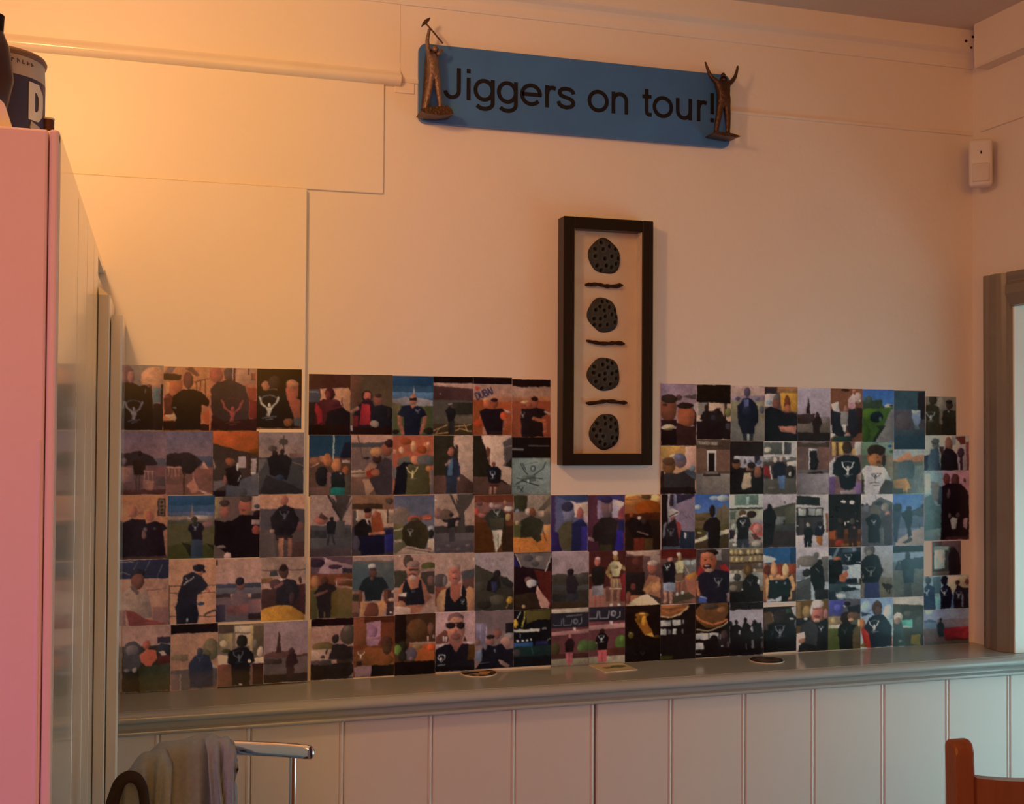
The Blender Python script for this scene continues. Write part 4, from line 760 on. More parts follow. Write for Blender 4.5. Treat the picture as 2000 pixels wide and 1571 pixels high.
G ac8470 a8806c;E 1250 825 56 84 4a3428;E 1490 890 90 50 4c4620;R 1086 930 1240 1130 3a3020;R 1400 950 1566 1210 3a2c22;R 1400 915 1566 940 8a7054;E 1520 1060 40 60 6a4434;P a86844 1125 1190 1200 1050 1250 1010 1390 1010 1450 1100 1525 1260 1400 1410 1280 1445 1290 1390 1120 1330;E 1305 930 80 112 a46c4e;E 1310 862 78 44 8a6a5a;R 1260 915 1372 936 4a2a20;E 1300 985 48 20 5a2a20;E 1305 1025 48 36 b48e74;P 1a1618 1185 1165 1210 1035 1240 1035 1280 1160 1368 1140 1380 1045 1405 1055 1452 1335 1225 1345;E 1310 1180 24 18 3a3634;R 1138 1225 1232 1305 2c1412;P c8b8b0 1135 1205 1232 1195 1230 1238 1140 1235;E 1170 1335 52 48 a06a48;P b8947e 1090 1350 1280 1372 1290 1440 1566 1395 1566 1445 1090 1455;P a8683e 1285 1385 1425 1370 1400 1432 1290 1445;E 1152 758 12 10 f0e0d0
@B4
print of a smiling short haired woman in a black tank top outdoors|56 788 526 1480
G ac8876 a88474;P 4a423e 370 1010 526 978 526 1115 380 1110;R 380 1100 526 1210 5c3428;E 120 1110 84 84 4a3a34;R 60 1180 200 1410 7a3c26;E 170 1120 26 62 6a5a52;P a05a3a 238 1150 372 1150 345 1350 280 1375 228 1250;E 288 1042 78 122 a8644d;E 285 955 76 48 9a7868;E 285 985 60 24 a8644d;R 255 1010 325 1024 6a3a2c;R 262 1076 322 1088 6a2a20;P 171314 160 1245 230 1180 240 1290 285 1372 370 1290 380 1160 432 1220 442 1480 148 1480;P b08258 78 1335 130 1220 187 1208 165 1480 80 1480;P ac764c 423 1220 470 1180 526 1230 526 1480 442 1475;M 382 1370 56 a09a96;E 512 870 8 24 e8d8c8
print of a person scrambling up dark rocks with a yellow glow|527 784 986 1470
G a08884 94807a;P 33291f 527 918 760 1030 860 1070 986 1150 986 1470 527 1470;P 241e1a 820 1080 900 1075 986 1150 986 1230 860 1160;E 790 1340 84 60 4a3a2a;E 590 1180 60 60 3e3226;E 790 1030 39 47 221816;P 1c1614 680 1120 760 1058 822 1080 832 1180 770 1255 665 1225;P 282438 720 1130 790 1130 780 1240 730 1240;E 938 1352 36 42 b4821f;L 11 a07a2a 940 1340 898 1445;E 640 1400 80 50 241c16
print of a dark bar scene with a pale forearm and white hair|988 782 1437 1456
G 1c0e10 1a0d0d;P 221a4a 988 815 1060 950 988 940;P 64544c 1010 786 1432 790 1370 990 1070 945;E 1150 850 60 40 4a3c38;E 1300 860 60 40 7a6a60;E 1240 920 50 30 44362f;L 11 b8a8a0 1005 795 1075 952;L 11 b8a8a0 1434 800 1358 1015;P 4a1612 1220 985 1360 1010 1437 1000 1437 1456 1320 1260;E 1160 1110 44 44 6a4434;E 1195 1148 56 52 b8a8a8;E 1220 1232 52 50 120c0e;P 2a1a12 1000 1275 1250 1250 1300 1456 1000 1456;P b88270 1265 1172 1315 1250 1412 1390 1402 1450 1310 1450 1250 1250;E 1102 1415 20 22 b89258;E 1255 1140 14 22 3a3a44
@B5
print of a seated person silhouetted by a garden table, dark top edge|122 202 716 1056
G ac8068 a87c68;E 640 440 116 140 4a3424;E 620 360 50 40 6a543c;E 300 590 156 60 6a5424;R 125 628 430 840 b08e74;R 125 775 410 845 5a3a2e;R 480 600 716 840 33221a;L 9 a08a78 125 772 716 762;E 285 730 34 24 3a241c;R 122 202 716 308 180c0a;P 241814 430 560 560 560 700 630 700 790 370 770;E 465 490 49 62 2a1c16;R 328 630 352 695 2a1814;R 122 832 716 1056 1c120f;P 3a2820 230 800 400 780 420 860 230 850;P 8a6a54 640 1035 716 965 716 1035
print of a dim red room with a pale poster and emblem shirt|716 178 1292 1014
G 6e2c16 6a2c16;R 716 185 890 570 7c3c1e;R 870 180 1292 262 4a1c10;E 1180 560 78 110 4a2418;P a4767e 890 260 1090 235 1097 490 1055 582 903 580;E 985 385 70 80 8e6272;R 905 460 1095 500 94666c;P 80401a 735 660 900 600 1100 620 1285 700 1280 870 745 870;E 1180 620 70 90 4a2816;E 1200 790 80 60 6e3616;M 820 710 112 dcc6a8;R 960 860 1292 1014 160e0a;R 735 865 965 1012 906e6a;R 760 790 832 852 2a1410;E 850 990 90 14 7a5a58
print of a glowing orange and green drinks table in the dark|1292 140 1862 990
G 3a1e12 4a2614;R 1292 145 1450 540 1c100c;E 1600 350 140 140 5e3219;E 1790 350 40 90 6a3a26;E 1400 600 70 90 241a10;P a44e1c 1500 565 1855 555 1855 805 1590 805 1470 700;R 1500 535 1855 572 9e785a;E 1800 615 54 54 b8481c;E 1600 600 70 40 8a6a34;E 1520 695 84 94 5a4448;E 1330 630 52 72 5e7626;R 1292 800 1862 990 120a08;R 1738 455 1762 525 c8a288;E 1835 465 20 24 8a7068;E 1520 760 30 30 7a5c58;E 1400 720 60 80 241a12
@B6
print of a bald man wearing dark sunglasses with neck emblem, close up|74 188 630 1012
G b48c84 a87e74;P 6a3424 76 520 210 425 265 480 255 610 76 620;P 8a4c38 255 550 445 550 445 690 352 752 275 660;E 360 430 124 190 a86a4e;E 352 268 116 74 6a4840;E 365 315 104 62 a66f55;E 355 530 70 50 7a4434;E 285 370 68 48 1e1412;E 425 376 60 46 1e1412;L 15 1e1412 220 338 482 344;L 8 6a3226 310 512 385 518;E 350 455 22 30 8a503a;R 175 520 196 592 c8b0a8;R 214 520 236 602 c8b0a8;P 3a2018 450 600 480 520 500 600;R 85 628 192 668 c8b0a8;R 508 608 602 632 c8b0a8;P 151012 74 700 200 640 290 635 360 748 432 640 520 632 630 700 630 985 74 1012;P 4a2810 535 645 630 640 630 865 520 865;L 9 b8b0ac 150 862 108 820 130 778 200 778 207 830 158 872;E 150 832 16 22 b8b0ac;L 11 8a8480 105 922 205 910;R 74 950 630 1012 120c0c
print of three older friends seated together beside a curtain and television|630 166 1166 972
G 6a5450 88685c;R 640 330 785 650 7a6a78;L 11 a89098 780 370 775 610;L 7 a0909c 700 350 700 600;R 1055 345 1166 530 1a1416;E 940 490 56 64 7a4634;E 660 590 42 52 7a5444;E 835 585 62 76 8a5644;E 840 530 62 30 241614;E 1110 530 74 54 7a6c64;E 1050 622 76 84 9a6e5c;P 141014 715 690 800 640 900 660 1000 630 1060 720 1166 700 1166 972 630 972 715 850;P 6a6e7c 635 740 720 680 720 855 680 865 640 850;E 770 665 26 36 6a5c5c;P 8e6854 945 848 1000 858 1112 940 1090 968 1030 952;E 900 730 14 26 54545c;L 8 4a4448 670 885 830 888
print of a dark night bar with white glasses and blue strip|1166 152 1690 940
G 0f0d0e 0f0d0e;P 4a3a18 1330 160 1690 160 1670 300 1500 292 1350 345;E 1190 335 27 66 bb8c24;L 20 9a8a30 1320 180 1312 300 1278 392;L 11 c8c8b0 1262 180 1220 265;R 1166 424 1522 462 bcb8b0;R 1560 418 1622 442 7a7670;L 9 7a7a74 1258 480 1258 530;R 1203 558 1237 590 c8c8c8;R 1283 560 1312 590 c8c8c8;R 1340 560 1366 590 c8c8c8;R 1394 558 1418 590 c8c8c8;R 1166 604 1442 658 26426e;P 1f1b3c 1470 598 1642 598 1642 652 1480 652;R 1166 660 1690 800 161f1c;E 1215 740 56 46 3a2c2c;L 9 2a5a44 1422 680 1432 765;L 11 9a9a70 1640 590 1672 560;E 1450 580 24 60 0a0a0a
@C1
print of a young man in olive top lit blue and purple|102 172 557 862
G 4a4a6a 6a5a72;P 2a3052 140 172 557 172 557 245 420 262 300 240;R 102 172 155 862 3a2444;P b8a2a8 330 250 410 275 390 310;P c4a48e 380 285 557 262 557 440 390 445;E 458 400 42 76 8e4a44;R 500 430 557 520 a08084;E 318 402 73 116 6a6274;E 300 318 70 62 2a2432;P 4a3a24 178 600 260 508 375 488 375 862 220 862;P 191832 360 520 480 478 545 545 548 862 355 862;R 470 560 550 862 2b1f64;P 281842 102 600 180 620 235 862 102 862;E 460 500 44 26 1a2048
print of a young man in a black shirt lit violet, white screen behind|557 172 1007 862
G 4a2030 4a2430;R 670 172 745 460 8a7084;R 670 172 1007 238 362c5c;P bca4ae 838 212 1005 258 965 445 850 445;P 8e3c3c 925 380 975 308 1007 300 1007 475 915 465;R 557 172 668 862 4a2029;E 785 322 72 132 6a4a4a;E 780 228 74 46 2c203a;E 830 330 22 60 7a5654;P 1c1a38 920 480 1007 495 1007 630 930 630;P 251b74 875 610 985 598 990 855 865 862;P 1e1614 615 560 720 448 840 438 925 490 905 620 885 862 668 862 606 680;P 8a6460 557 680 620 690 640 740 557 720;R 557 740 680 862 381820;P 2c2416 700 780 850 780 850 862 690 862
print of two people embracing at a glowing orange sunset|1007 167 1446 852
G 8a5228 7a2c0c;E 1115 195 100 56 dca656;E 1120 240 160 60 a8642a;E 1385 215 66 46 d8a468;E 1300 330 160 90 8a380f;R 1007 440 1446 852 1c100c;P 3a160c 1007 400 1446 390 1446 480 1007 480;E 1270 198 64 26 4a2c14;L 8 6a4a34 1007 228 1150 230;E 1090 412 26 38 7a3418;E 1183 450 21 24 b89280;P 120c0c 1015 520 1090 440 1180 470 1260 475 1335 560 1335 710 1120 710;E 1242 490 36 42 2c1a14;L 20 6a4438 1165 620 1292 662;R 1118 695 1245 852 5e1c12;R 1250 700 1352 852 3a2410
print of a person sitting on a dark moor under a pale sky|107 868 567 1562
G 9a7e7e 8c706c;R 107 1190 567 1562 332820;P 3a2e24 107 1150 200 1128 300 1152 440 1150 490 1128 567 1135 567 1230 107 1250;R 107 1280 567 1340 3e3630;R 280 1350 430 1470 2a2426;R 120 1380 285 1510 241e1c;R 107 1480 567 1562 302014;E 338 1122 41 44 1c1414;P 22181a 282 1190 335 1150 392 1170 442 1250 402 1380 298 1385;E 470 1170 60 24 463a32
print of a man in pale shorts posing with a Roman soldier statue|567 857 1017 1552
G 3e1814 3e1814;R 567 1320 1017 1552 8a5844;R 770 1300 1017 1480 6a3a2c;P 6e1b1b 950 1180 1012 1115 1012 1485 960 1485;E 672 985 38 56 a85c4c;E 675 948 38 20 c89890;R 620 1395 656 1545 94503e;R 698 1395 726 1535 94503e;L 26 a47450 570 1152 700 1120;P 1a1512 595 1065 680 1038 765 1070 750 1260 640 1305 598 1180;P 7e7272 603 1288 742 1268 744 1395 598 1402;E 893 940 33 52 8a6030;E 893 890 33 32 c8b098;L 11 c8b098 893 857 893 890;L 42 8a6838 832 1040 790 1130 832 1185;L 38 8a6838 968 1050 1002 1092;P b8a47a 818 1030 860 988 940 988 972 1040 932 1175 848 1175;E 895 1060 40 20 8a7450;P 8a6244 838 1195 952 1195 972 1325 818 1325;L 11 d0b898 818 1322 968 1328;R 825 1330 862 1525 946448;R 913 1330 946 1525 946448;E 840 1530 22 24 b8b0a8;E 938 1530 22 24 b8b0a8;L 6 c8b088 875 1210 870 1315;L 6 c8b088 915 1210 920 1315
print of a man with a bandaged head at a restaurant table|1017 853 1451 1532
G 6a4038 2a1a16;P a8826f 1020 856 1446 853 1442 902 1320 932 1040 892;R 1320 915 1442 1010 8a6e60;R 1020 920 1225 1130 3c1a14;E 1150 980 50 50 54251c;R 1020 1120 1250 1430 1a1412;E 1110 1290 36 42 6a2c22;P 8e583a 1245 1265 1310 1150 1380 1165 1446 1200 1446 1450 1300 1395 1228 1345;E 1345 1062 56 76 8e4a34;E 1350 1008 62 34 b89484;P a4703f 1235 1325 1340 1228 1392 1270 1280 1395;E 1402 1312 62 74 ac744a;P a05c30 1017 1532 1150 1430 1210 1395 1060 1400;P d0b088 1140 1440 1210 1400 1290 1392 1400 1495 1446 1522 1017 1532;E 1050 1425 30 80 6a3424
@C2
print of a small man in pink trousers below a dark Arabic sign|130 234 720 1128
G 5a2826 5a2826;R 130 234 720 297 b8a088;R 130 297 720 532 201a1e;L 9 7a7478 165 470 180 492 285 492 296 400;L 10 8a8284 322 385 325 488 440 488 456 415;E 512 440 42 46 6e686c;E 512 436 20 22 2a2428;L 10 8a8284 602 378 606 458 560 492;L 16 6a5c58 370 352 605 338;P 9e6c64 135 590 720 562 720 622 135 652;R 473 535 512 584 c8a8a8;E 650 820 106 92 3e4c20;E 590 860 50 60 4a5a26;E 200 850 66 104 3a3018;R 130 935 720 1015 3a1c16;R 130 1012 720 1128 7e6e5a;E 425 668 23 36 9e5e56;P 1c1010 345 770 400 698 452 698 502 770 472 920 358 925;P a85050 358 918 472 918 462 1080 432 1115 400 1115 368 1060;L 8 3a2020 412 930 414 1110
print of a man from behind in pink trousers below an Arabic sign|720 202 1287 1090
G 5c2a28 5c2a28;R 720 206 1287 438 201a1e;L 12 a8a098 728 380 842 378 858 268;L 12 a8a098 884 266 890 382 1020 382 1037 268;E 1102 316 46 50 8e8688;E 1102 312 22 22 3a3438;L 12 a8a098 1206 285 1206 358 1158 388;P 6a2f2c 720 432 1287 428 1287 470 720 495;P a8756c 720 490 1287 464 1287 540 720 562;R 1044 430 1092 490 c8a8a8;E 1225 780 94 124 445a1e;E 1240 720 40 60 587028;E 765 800 94 84 3c4420;R 1000 850 1287 970 4a2018;R 720 972 1287 1090 8e7c68;E 925 582 39 42 26140f;P 120c0c 826 690 880 608 970 608 1034 692 1012 770 997 878 864 884 858 770 828 755;M 915 706 104 c8bcbc;P b04e50 862 876 1002 876 997 1065 868 1065;L 8 6a2426 932 900 930 1060;E 838 765 12 10 c8a090
print of a brass ornament glowing gold in the dark|1287 184 1838 1060
G 120a08 120a08;R 1287 184 1838 306 160c0a;E 1550 330 110 40 7a4414;E 1550 318 56 18 e09a48;P 8a4a14 1435 410 1500 320 1600 320 1645 480 1725 625 1600 662 1540 560;E 1582 430 42 86 bb7a20;E 1500 400 44 60 6a3a10;P c48c30 1605 632 1700 615 1745 685 1640 662;E 1382 640 46 52 4a3a14;E 1375 610 20 20 7a6a34;E 1780 680 50 30 4a260c;R 1287 705 1838 1060 0f0908;M 1560 940 66 2a211e
@D1
print of two faces pressed together at dusk, pale drink below|70 66 526 857
G 8e6c76 8e6c62;P 4a3430 340 235 526 190 526 265;P 9e8884 460 330 526 310 526 520;E 300 240 40 40 4a2c24;E 165 385 106 172 6e3420;E 178 258 108 58 2a1a14;E 120 340 30 20 3c1c14;P 1c1010 280 340 440 310 530 450 526 620 470 580;E 395 480 112 150 8a4226;E 385 345 110 40 1e1210;R 70 525 270 610 221210;R 70 640 526 857 120a0a;E 165 622 82 38 b09870;E 165 650 60 14 6a5234;P 2a1412 270 560 420 620 526 600 526 857 270 857
print of a dark crowd under a roof, black band over the top|526 77 967 778
G b89078 b89078;R 545 310 680 480 7a6a60;R 526 77 967 308 140c08;R 665 305 685 420 2a1c14;R 878 305 908 520 2a1c10;E 930 430 44 66 6a6030;E 820 385 12 14 4a3424;P 1a1210 540 570 610 430 650 400 720 420 790 388 850 430 880 490 940 560 967 600 967 778 526 778;E 655 370 31 40 241410;E 785 420 42 46 201412;R 526 545 967 778 170e0e;E 575 530 20 14 a08878;E 740 500 30 30 2a2026;E 925 610 30 40 3a3030
print of a man in a long dark coat standing on a beach|967 92 1397 797
G b48c80 a88070;R 967 215 1397 290 8a7078;E 1050 250 24 26 4a3a48;E 1300 250 40 24 6a5868;R 967 285 1397 560 7c6c52;R 967 540 1397 797 6a5e54;E 1360 400 30 50 4a4048;E 1175 172 46 60 4a3844;P 14121a 1048 340 1110 270 1170 238 1230 260 1312 350 1314 560 1272 605 1262 705 1108 695 1058 560;P 4a4a6a 1128 270 1190 258 1192 372 1128 382;R 1118 690 1166 797 1e1a20;R 1204 690 1252 797 1e1a20;E 1186 745 14 48 8a8480;E 1170 420 60 60 1c1a26
print of a couple with folded arms before a glowing amber doorway|1397 106 1817 797
G 6a4a40 3a2820;P b47a28 1595 190 1817 115 1817 425 1620 405;R 1560 108 1817 176 8a5a30;R 1397 108 1562 194 2c1c1c;R 1397 194 1545 360 ac928b;E 1450 300 40 30 7a8088;E 1550 300 53 87 6a3a2c;E 1550 240 48 34 5a4a44;E 1685 320 40 110 5a2c18;E 1690 385 38 52 8e4c2e;P 141012 1397 400 1480 350 1600 400 1660 440 1740 430 1817 450 1817 797 1397 797;P a46652 1573 608 1805 608 1795 702 1600 672;L 9 6a3828 1600 650 1750 690
@D2
print of a seaside tower and promenade, one person, beside a pub crowd|50 118 472 802
G 9e8890 8a767e;R 350 488 472 600 6a5a58;P 33201c 50 462 270 444 255 570 50 570;P 241418 163 448 178 290 185 215 195 290 212 448;R 50 560 472 705 5c4a3e;R 50 500 220 575 2c1a18;R 50 690 472 802 1c1210;P 201412 243 550 270 490 340 480 372 580 332 625 325 725 250 725;E 305 470 28 39 2a1614
print of a pub garden crowd with white plate and dark jackets|472 128 880 806
G 6e3e2a 5a3424;E 660 145 54 22 2a1812;R 800 370 880 700 241814;P b69690 688 265 770 178 792 250 782 395 700 375;P a07078 700 300 770 300 775 390 710 380;E 825 245 42 74 9a7a74;E 776 158 26 26 9e604a;E 850 285 14 14 c8c0b8;P bcaea8 472 330 570 288 592 435 520 435;E 665 395 22 60 8a5a48;P 1c1a1e 472 395 600 445 625 600 685 700 765 720 725 806 485 700;P 1e1c20 700 400 790 380 832 560 822 705 760 765 670 640;R 600 430 692 600 7e726c;P b8aaa4 605 590 670 590 660 690 630 660;E 690 722 42 26 8e6e5f;P 1c2a24 515 745 700 730 775 806 475 806;E 487 722 38 27 c8c0b8;R 472 590 492 690 a89a98
print of a green meadow and footpath under bright blue sky|880 138 1284 812
G 33558c 4e709c;R 880 275 1135 395 2a3424;E 960 272 52 52 3a4438;E 905 270 30 30 3a4c5a;P 2a3424 1000 330 1140 340 1180 370 1000 390;E 1225 350 62 32 8e847c;E 1250 345 24 16 2a2a2a;P 30461a 880 385 1284 368 1230 430 1040 812 880 812;E 985 455 114 76 3c5619;E 920 700 60 110 283c14;P 6e6664 1245 395 1284 400 1284 812 1030 812 1130 640;E 1060 490 84 72 12181a;P 1a1e14 1055 610 1175 590 1045 812 1005 812 1100 650;E 1110 520 20 30 3a4a3a
print of a dim blue interior with a pale figure|1284 153 1682 902
G 2a3a40 2c343a;R 1284 395 1682 730 3a3438;R 1590 160 1682 520 181416;E 1400 560 96 120 44383a;P 6e7688 1505 480 1528 410 1614 410 1624 500 1592 605 1548 600;R 1513 403 1617 442 8e8e90;R 1540 600 1600 660 4a5258;R 1284 720 1682 902 1e2c34;R 1284 655 1682 725 2c3438
@D1
print of an older couple close together in warm haze|65 858 522 1480
G a8743c c09080;R 380 870 520 1140 c48f7b;P b8823e 65 860 330 860 200 1010 65 1000;E 225 985 40 16 d0b090;E 318 1050 77 97 6e4e4c;E 310 1005 74 52 5c5464;E 172 1120 82 97 6e4020;E 165 1055 78 54 5a3420;P 3a3c40 345 1185 420 1150 518 1200 512 1320 400 1310;P 26201e 65 1260 150 1200 260 1210 360 1190 512 1300 512 1480 65 1480;R 65 1180 112 1400 241410;R 65 1390 512 1480 140e0e;E 470 1150 40 40 6a6c74
print of a brick inn front with dark door, name lettering over it|522 779 966 1478
G 6c4634 6c4634;R 522 779 966 905 463024;R 522 890 650 1200 64402f;T CROOKED/HOUSE 532 838 34 -2 b0a08e;R 640 850 860 868 3a261c;R 658 915 777 1192 b4a8a0;E 685 935 16 14 d0ccc8;E 748 935 16 14 d0ccc8;R 678 950 757 1218 17100e;R 522 1185 966 1235 4a342a;R 522 1215 966 1478 6e6058;R 608 1215 832 1248 2a1e1a;R 640 1190 800 1220 6a5a50
print of three people, one in white, under a dark awning|955 800 1385 1482
G 1c1210 1c1210;R 1008 988 1385 1140 9e9094;R 1265 980 1335 1085 201a20;R 1278 1080 1292 1150 4a4a58;E 1330 1072 36 32 4a4a60;E 1145 1060 16 30 4a3a44;E 1205 1050 16 14 5a5a80;E 1035 1092 56 68 6e3e26;E 1030 1052 56 28 1c120f;E 1222 1128 46 62 5c3a2c;E 1225 1108 52 40 1c1412;P 1a1210 1240 1250 1290 1130 1350 1120 1385 1200 1385 1300;E 1310 1200 50 84 6e3e2a;P 120c0c 955 1160 1040 1160 1135 1180 1105 1420 955 1482;P a68c70 1138 1208 1222 1208 1224 1390 1108 1425 1098 1360;P 140e0e 1228 1292 1385 1240 1385 1482 1228 1482;E 1190 1160 30 24 7a4a34;R 955 1420 1240 1482 160e0c
print of a group leaning on a red and white vintage car|1383 801 1808 1482
G a89c9a a89890;R 1390 815 1620 968 4a4640;E 1440 910 42 36 aca88c;R 1620 801 1645 985 b0a49c;R 1645 812 1737 962 3a3432;R 1385 1000 1808 1062 5c5450;E 1440 1020 46 16 8a8480;E 1690 1020 26 24 a89c98;R 1383 1060 1808 1290 3a2c28;R 1383 1275 1808 1482 463c34;P 6e1b19 1383 1108 1472 1120 1482 1275 1383 1222;L 15 c0b2ac 1467 1120 1487 1280;P b8b0a8 1685 1070 1808 1046 1808 1112 1680 1132;E 1720 1192 68 84 241c18;E 1725 1222 22 32 8e8074;E 1755 1210 18 60 140f0e;P 17131a 1495 1130 1540 1070 1620 1066 1675 1110 1655 1250 1520 1280;E 1530 1042 23 36 b8a8a0;E 1605 1030 25 36 b09488;P 4c5e7e 1565 1245 1658 1240 1652 1415 1590 1405;E 1500 1400 60 20 5a4a40
@D2
print of a person in a narrow doorway of a brick inn|45 803 458 1482
G 5c4238 5c4238;R 45 803 458 875 3c2c24;L 9 8e8078 90 815 405 815;R 310 880 458 1185 6c463b;R 193 888 303 1165 a49c9e;R 205 918 297 1165 160e10;E 225 915 14 12 d8d4d0;P 140e0e 250 960 300 1000 322 1060 297 1180 240 1180;R 45 1165 458 1220 5a4a46;R 45 1213 458 1482 786b6d;R 190 1190 372 1218 201614
print of a person from behind, black shirt with large white emblem, arms low|458 803 868 1478
G 6a4a44 6a4a44;R 490 805 540 985 b48e53;R 545 812 570 985 4a2814;R 570 812 632 965 bc984b;R 785 803 865 980 aca098;R 740 900 800 975 b08850;R 450 1240 532 1478 5e3c6c;P ac9e9e 450 1085 530 990 530 1255 450 1255;E 825 1410 66 86 6c4c72;R 820 1190 868 1300 8e6e64;E 685 880 66 82 2e2018;P 141416 506 1095 560 1000 640 978 760 978 830 1008 862 1110 852 1205 802 1245 792 1380 700 1432 600 1392 580 1245 498 1225;M 690 1158 176 d0d0d0;R 600 1425 790 1478 8a7478
print of a baby in a white emblem shirt|866 812 1270 1478
G 4a5040 4a5040;R 866 812 1270 975 5a6a54;R 1080 812 1270 985 6c7c6e;E 1225 860 26 22 2a3a6a;E 1250 930 26 20 2a4a24;R 1180 985 1270 1290 6a5c48;P 9e9894 1150 1130 1182 1170 1245 1300 1190 1315;E 1055 990 117 132 6e3e20;E 1058 915 117 70 22160f;E 1152 1045 28 74 1c120e;E 1040 1040 88 82 8e562a;E 1082 1068 34 18 4a2414;E 1070 1010 16 8 3a1c10;R 866 1290 905 1455 2a1810;P b0a2a4 870 1180 920 1108 1000 1110 1110 1130 1150 1130 1180 1285 1100 1478 908 1478 900 1260;P 2c1c14 1105 1405 1170 1290 1270 1320 1270 1478 1085 1478;L 8 2a2422 990 1222 1040 1210 1122 1210 1062 1262 1040 1280 990 1222;E 1040 1242 15 20 3a3432;L 8 3a3432 968 1336 1092 1330;L 8 3a3432 1000 1366 1082 1362;L 8 3a3432 1040 1290 1040 1330
print of a hazy orange hillside with a dark figure|1270 902 1666 1478
G 8e9092 8e9092;P a46c4a 1275 1040 1470 938 1520 1000 1666 965 1666 1075 1275 1085;R 1270 1062 1666 1478 4e4c3c;R 1500 1110 1666 1478 585c56;P 3a4244 1335 1085 1420 1040 1510 1038 1552 1120 1525 1290 1335 1270;P 9a682f 1275 1305 1440 1268 1492 1400 1400 1445 1285 1385;E 1450 1430 12 42 ac783e;R 1270 1400 1400 1478 2e2a22;E 1230 1100 60 60 6a5a4a
@D3
print of a person in a straw hat beside a pale scribbled wall|80 106 532 842
G 7a6472 7a6472;R 80 106 168 842 140e0e;P 241c28 275 106 532 106 532 132 280 242;R 165 108 192 420 9e9090;R 190 108 242 270 2a1c22;R 240 106 277 300 6a6478;P 7e6876 270 240 532 132 532 612 350 602;L 5 5a4a58 340 320 420 420 480 300 510 420;L 5 5a4a58 360 450 440 380 500 470;P 6a5a5c 105 520 155 470 135 640 98 700;E 230 425 31 42 6a3a30;P b8a29b 168 425 188 310 240 298 312 345 302 378;L 14 3a2422 185 402 292 352;P 181416 130 565 190 470 270 440 332 620 312 800 148 800;P 802c27 268 470 332 500 362 620 332 760 300 620;M 205 620 96 605c5e;P 1a1e28 345 598 530 612 530 842 305 842;E 402 662 14 42 a0a2a6;R 100 800 330 842 3a3c44
print of a man on a terrace before a twin towered church, cloudy blue sky|527 108 986 836
G 34508a 6e84a4;E 560 275 54 32 9ea4ac;E 780 160 64 30 8c94a4;E 905 165 84 46 8e9094;R 527 355 745 600 5a4428;E 600 430 70 26 44341e;P 604f36 795 420 830 280 880 300 920 228 960 280 986 330 986 530 860 530;L 9 4a3c28 880 300 880 500;R 860 512 986 605 4a3c20;R 527 555 692 700 3c3018;E 590 615 30 10 a8986c;P 3a2c1a 520 755 986 630 986 836 520 836;P c0b090 520 710 697 652 697 706 520 757;P c0b090 868 602 986 578 986 632 868 657;E 760 330 37 82 1c1410;P 15100f 645 500 720 420 800 408 862 470 868 560 852 836 700 836 700 610 630 580
print of a person with an emblem shirt at a cafe, red parasol side|986 108 1436 832
G b8b4ac 8a8478;R 1068 114 1374 252 5c6c62;R 1208 140 1252 242 8e9e94;R 1050 108 1076 252 7a8478;R 986 288 1436 310 2a2a24;R 986 310 1436 560 8e8878;R 1000 330 1072 445 4a5444;E 1160 360 52 42 4a3420;E 1282 380 62 52 241814;R 1300 450 1436 520 8a8084;R 986 585 1062 705 281c1e;E 1040 545 32 46 9e988c;R 986 740 1436 832 5a5048;R 1245 650 1436 760 8a7670;P a8443a 1248 565 1320 488 1436 520 1436 680 1340 655;E 1362 570 62 60 ac6e60;P 4a2a24 1270 640 1340 640 1400 720 1320 710;E 1072 700 22 62 b8b0ac;E 1350 775 64 40 8e8074;E 1180 398 46 20 b8a898;P 1a1818 1072 485 1110 418 1180 400 1250 418 1278 512 1242 565 1242 715 1088 715 1088 562;M 1165 500 86 b8b8b4;P 2a2a30 1093 700 1242 700 1248 810 1180 815 1165 742 1140 832 1075 808;E 1060 780 34 20 b8b0a8
print of a dark figure on a slope beside small huts, pale sky|1436 111 1880 817
G a49498 94868c;P 3c342c 1436 345 1560 285 1880 228 1880 817 1436 817;R 1436 560 1880 817 2a1e1c;P 4a4434 1720 300 1880 240 1880 490 1740 505;E 1660 470 64 64 4a443c;R 1610 405 1732 505 5e5a58;R 1712 455 1730 545 1a1614;E 1725 215 18 20 5a5258;R 1436 520 1880 600 34302c;P 120e0e 1436 325 1490 290 1560 290 1624 420 1592 545 1560 770 1436 805;E 1525 275 31 44 140f10
@D4
print of two people outside a dark shop front with white snow ground|97 112 532 817
G a89a9a a89a9a;P 1c1c18 105 118 422 155 422 262 105 242;P b0a8a0 103 240 472 284 462 312 103 266;R 105 288 462 665 2a2424;R 133 300 232 392 9e9a94;R 268 300 352 392 8e8c88;R 358 305 442 392 9e9a94;R 105 393 452 416 161212;R 498 368 532 625 6c3e25;P b0a0a4 97 660 350 655 532 618 532 817 97 817;R 140 430 200 640 3a2c2c;E 120 525 14 8 9a8a88;E 260 522 25 31 8e8078;P 120e10 205 600 250 550 310 568 334 640 312 665 306 812 260 812 258 700 250 812 218 812;E 420 500 42 28 1a1418;P 141018 352 570 400 508 470 518 484 600 444 675 346 662;M 425 555 44 acacac;P 905425 360 672 452 662 454 795 420 795 378 745
print of two drinkers in a dark bar under two bright lamps|535 108 967 812
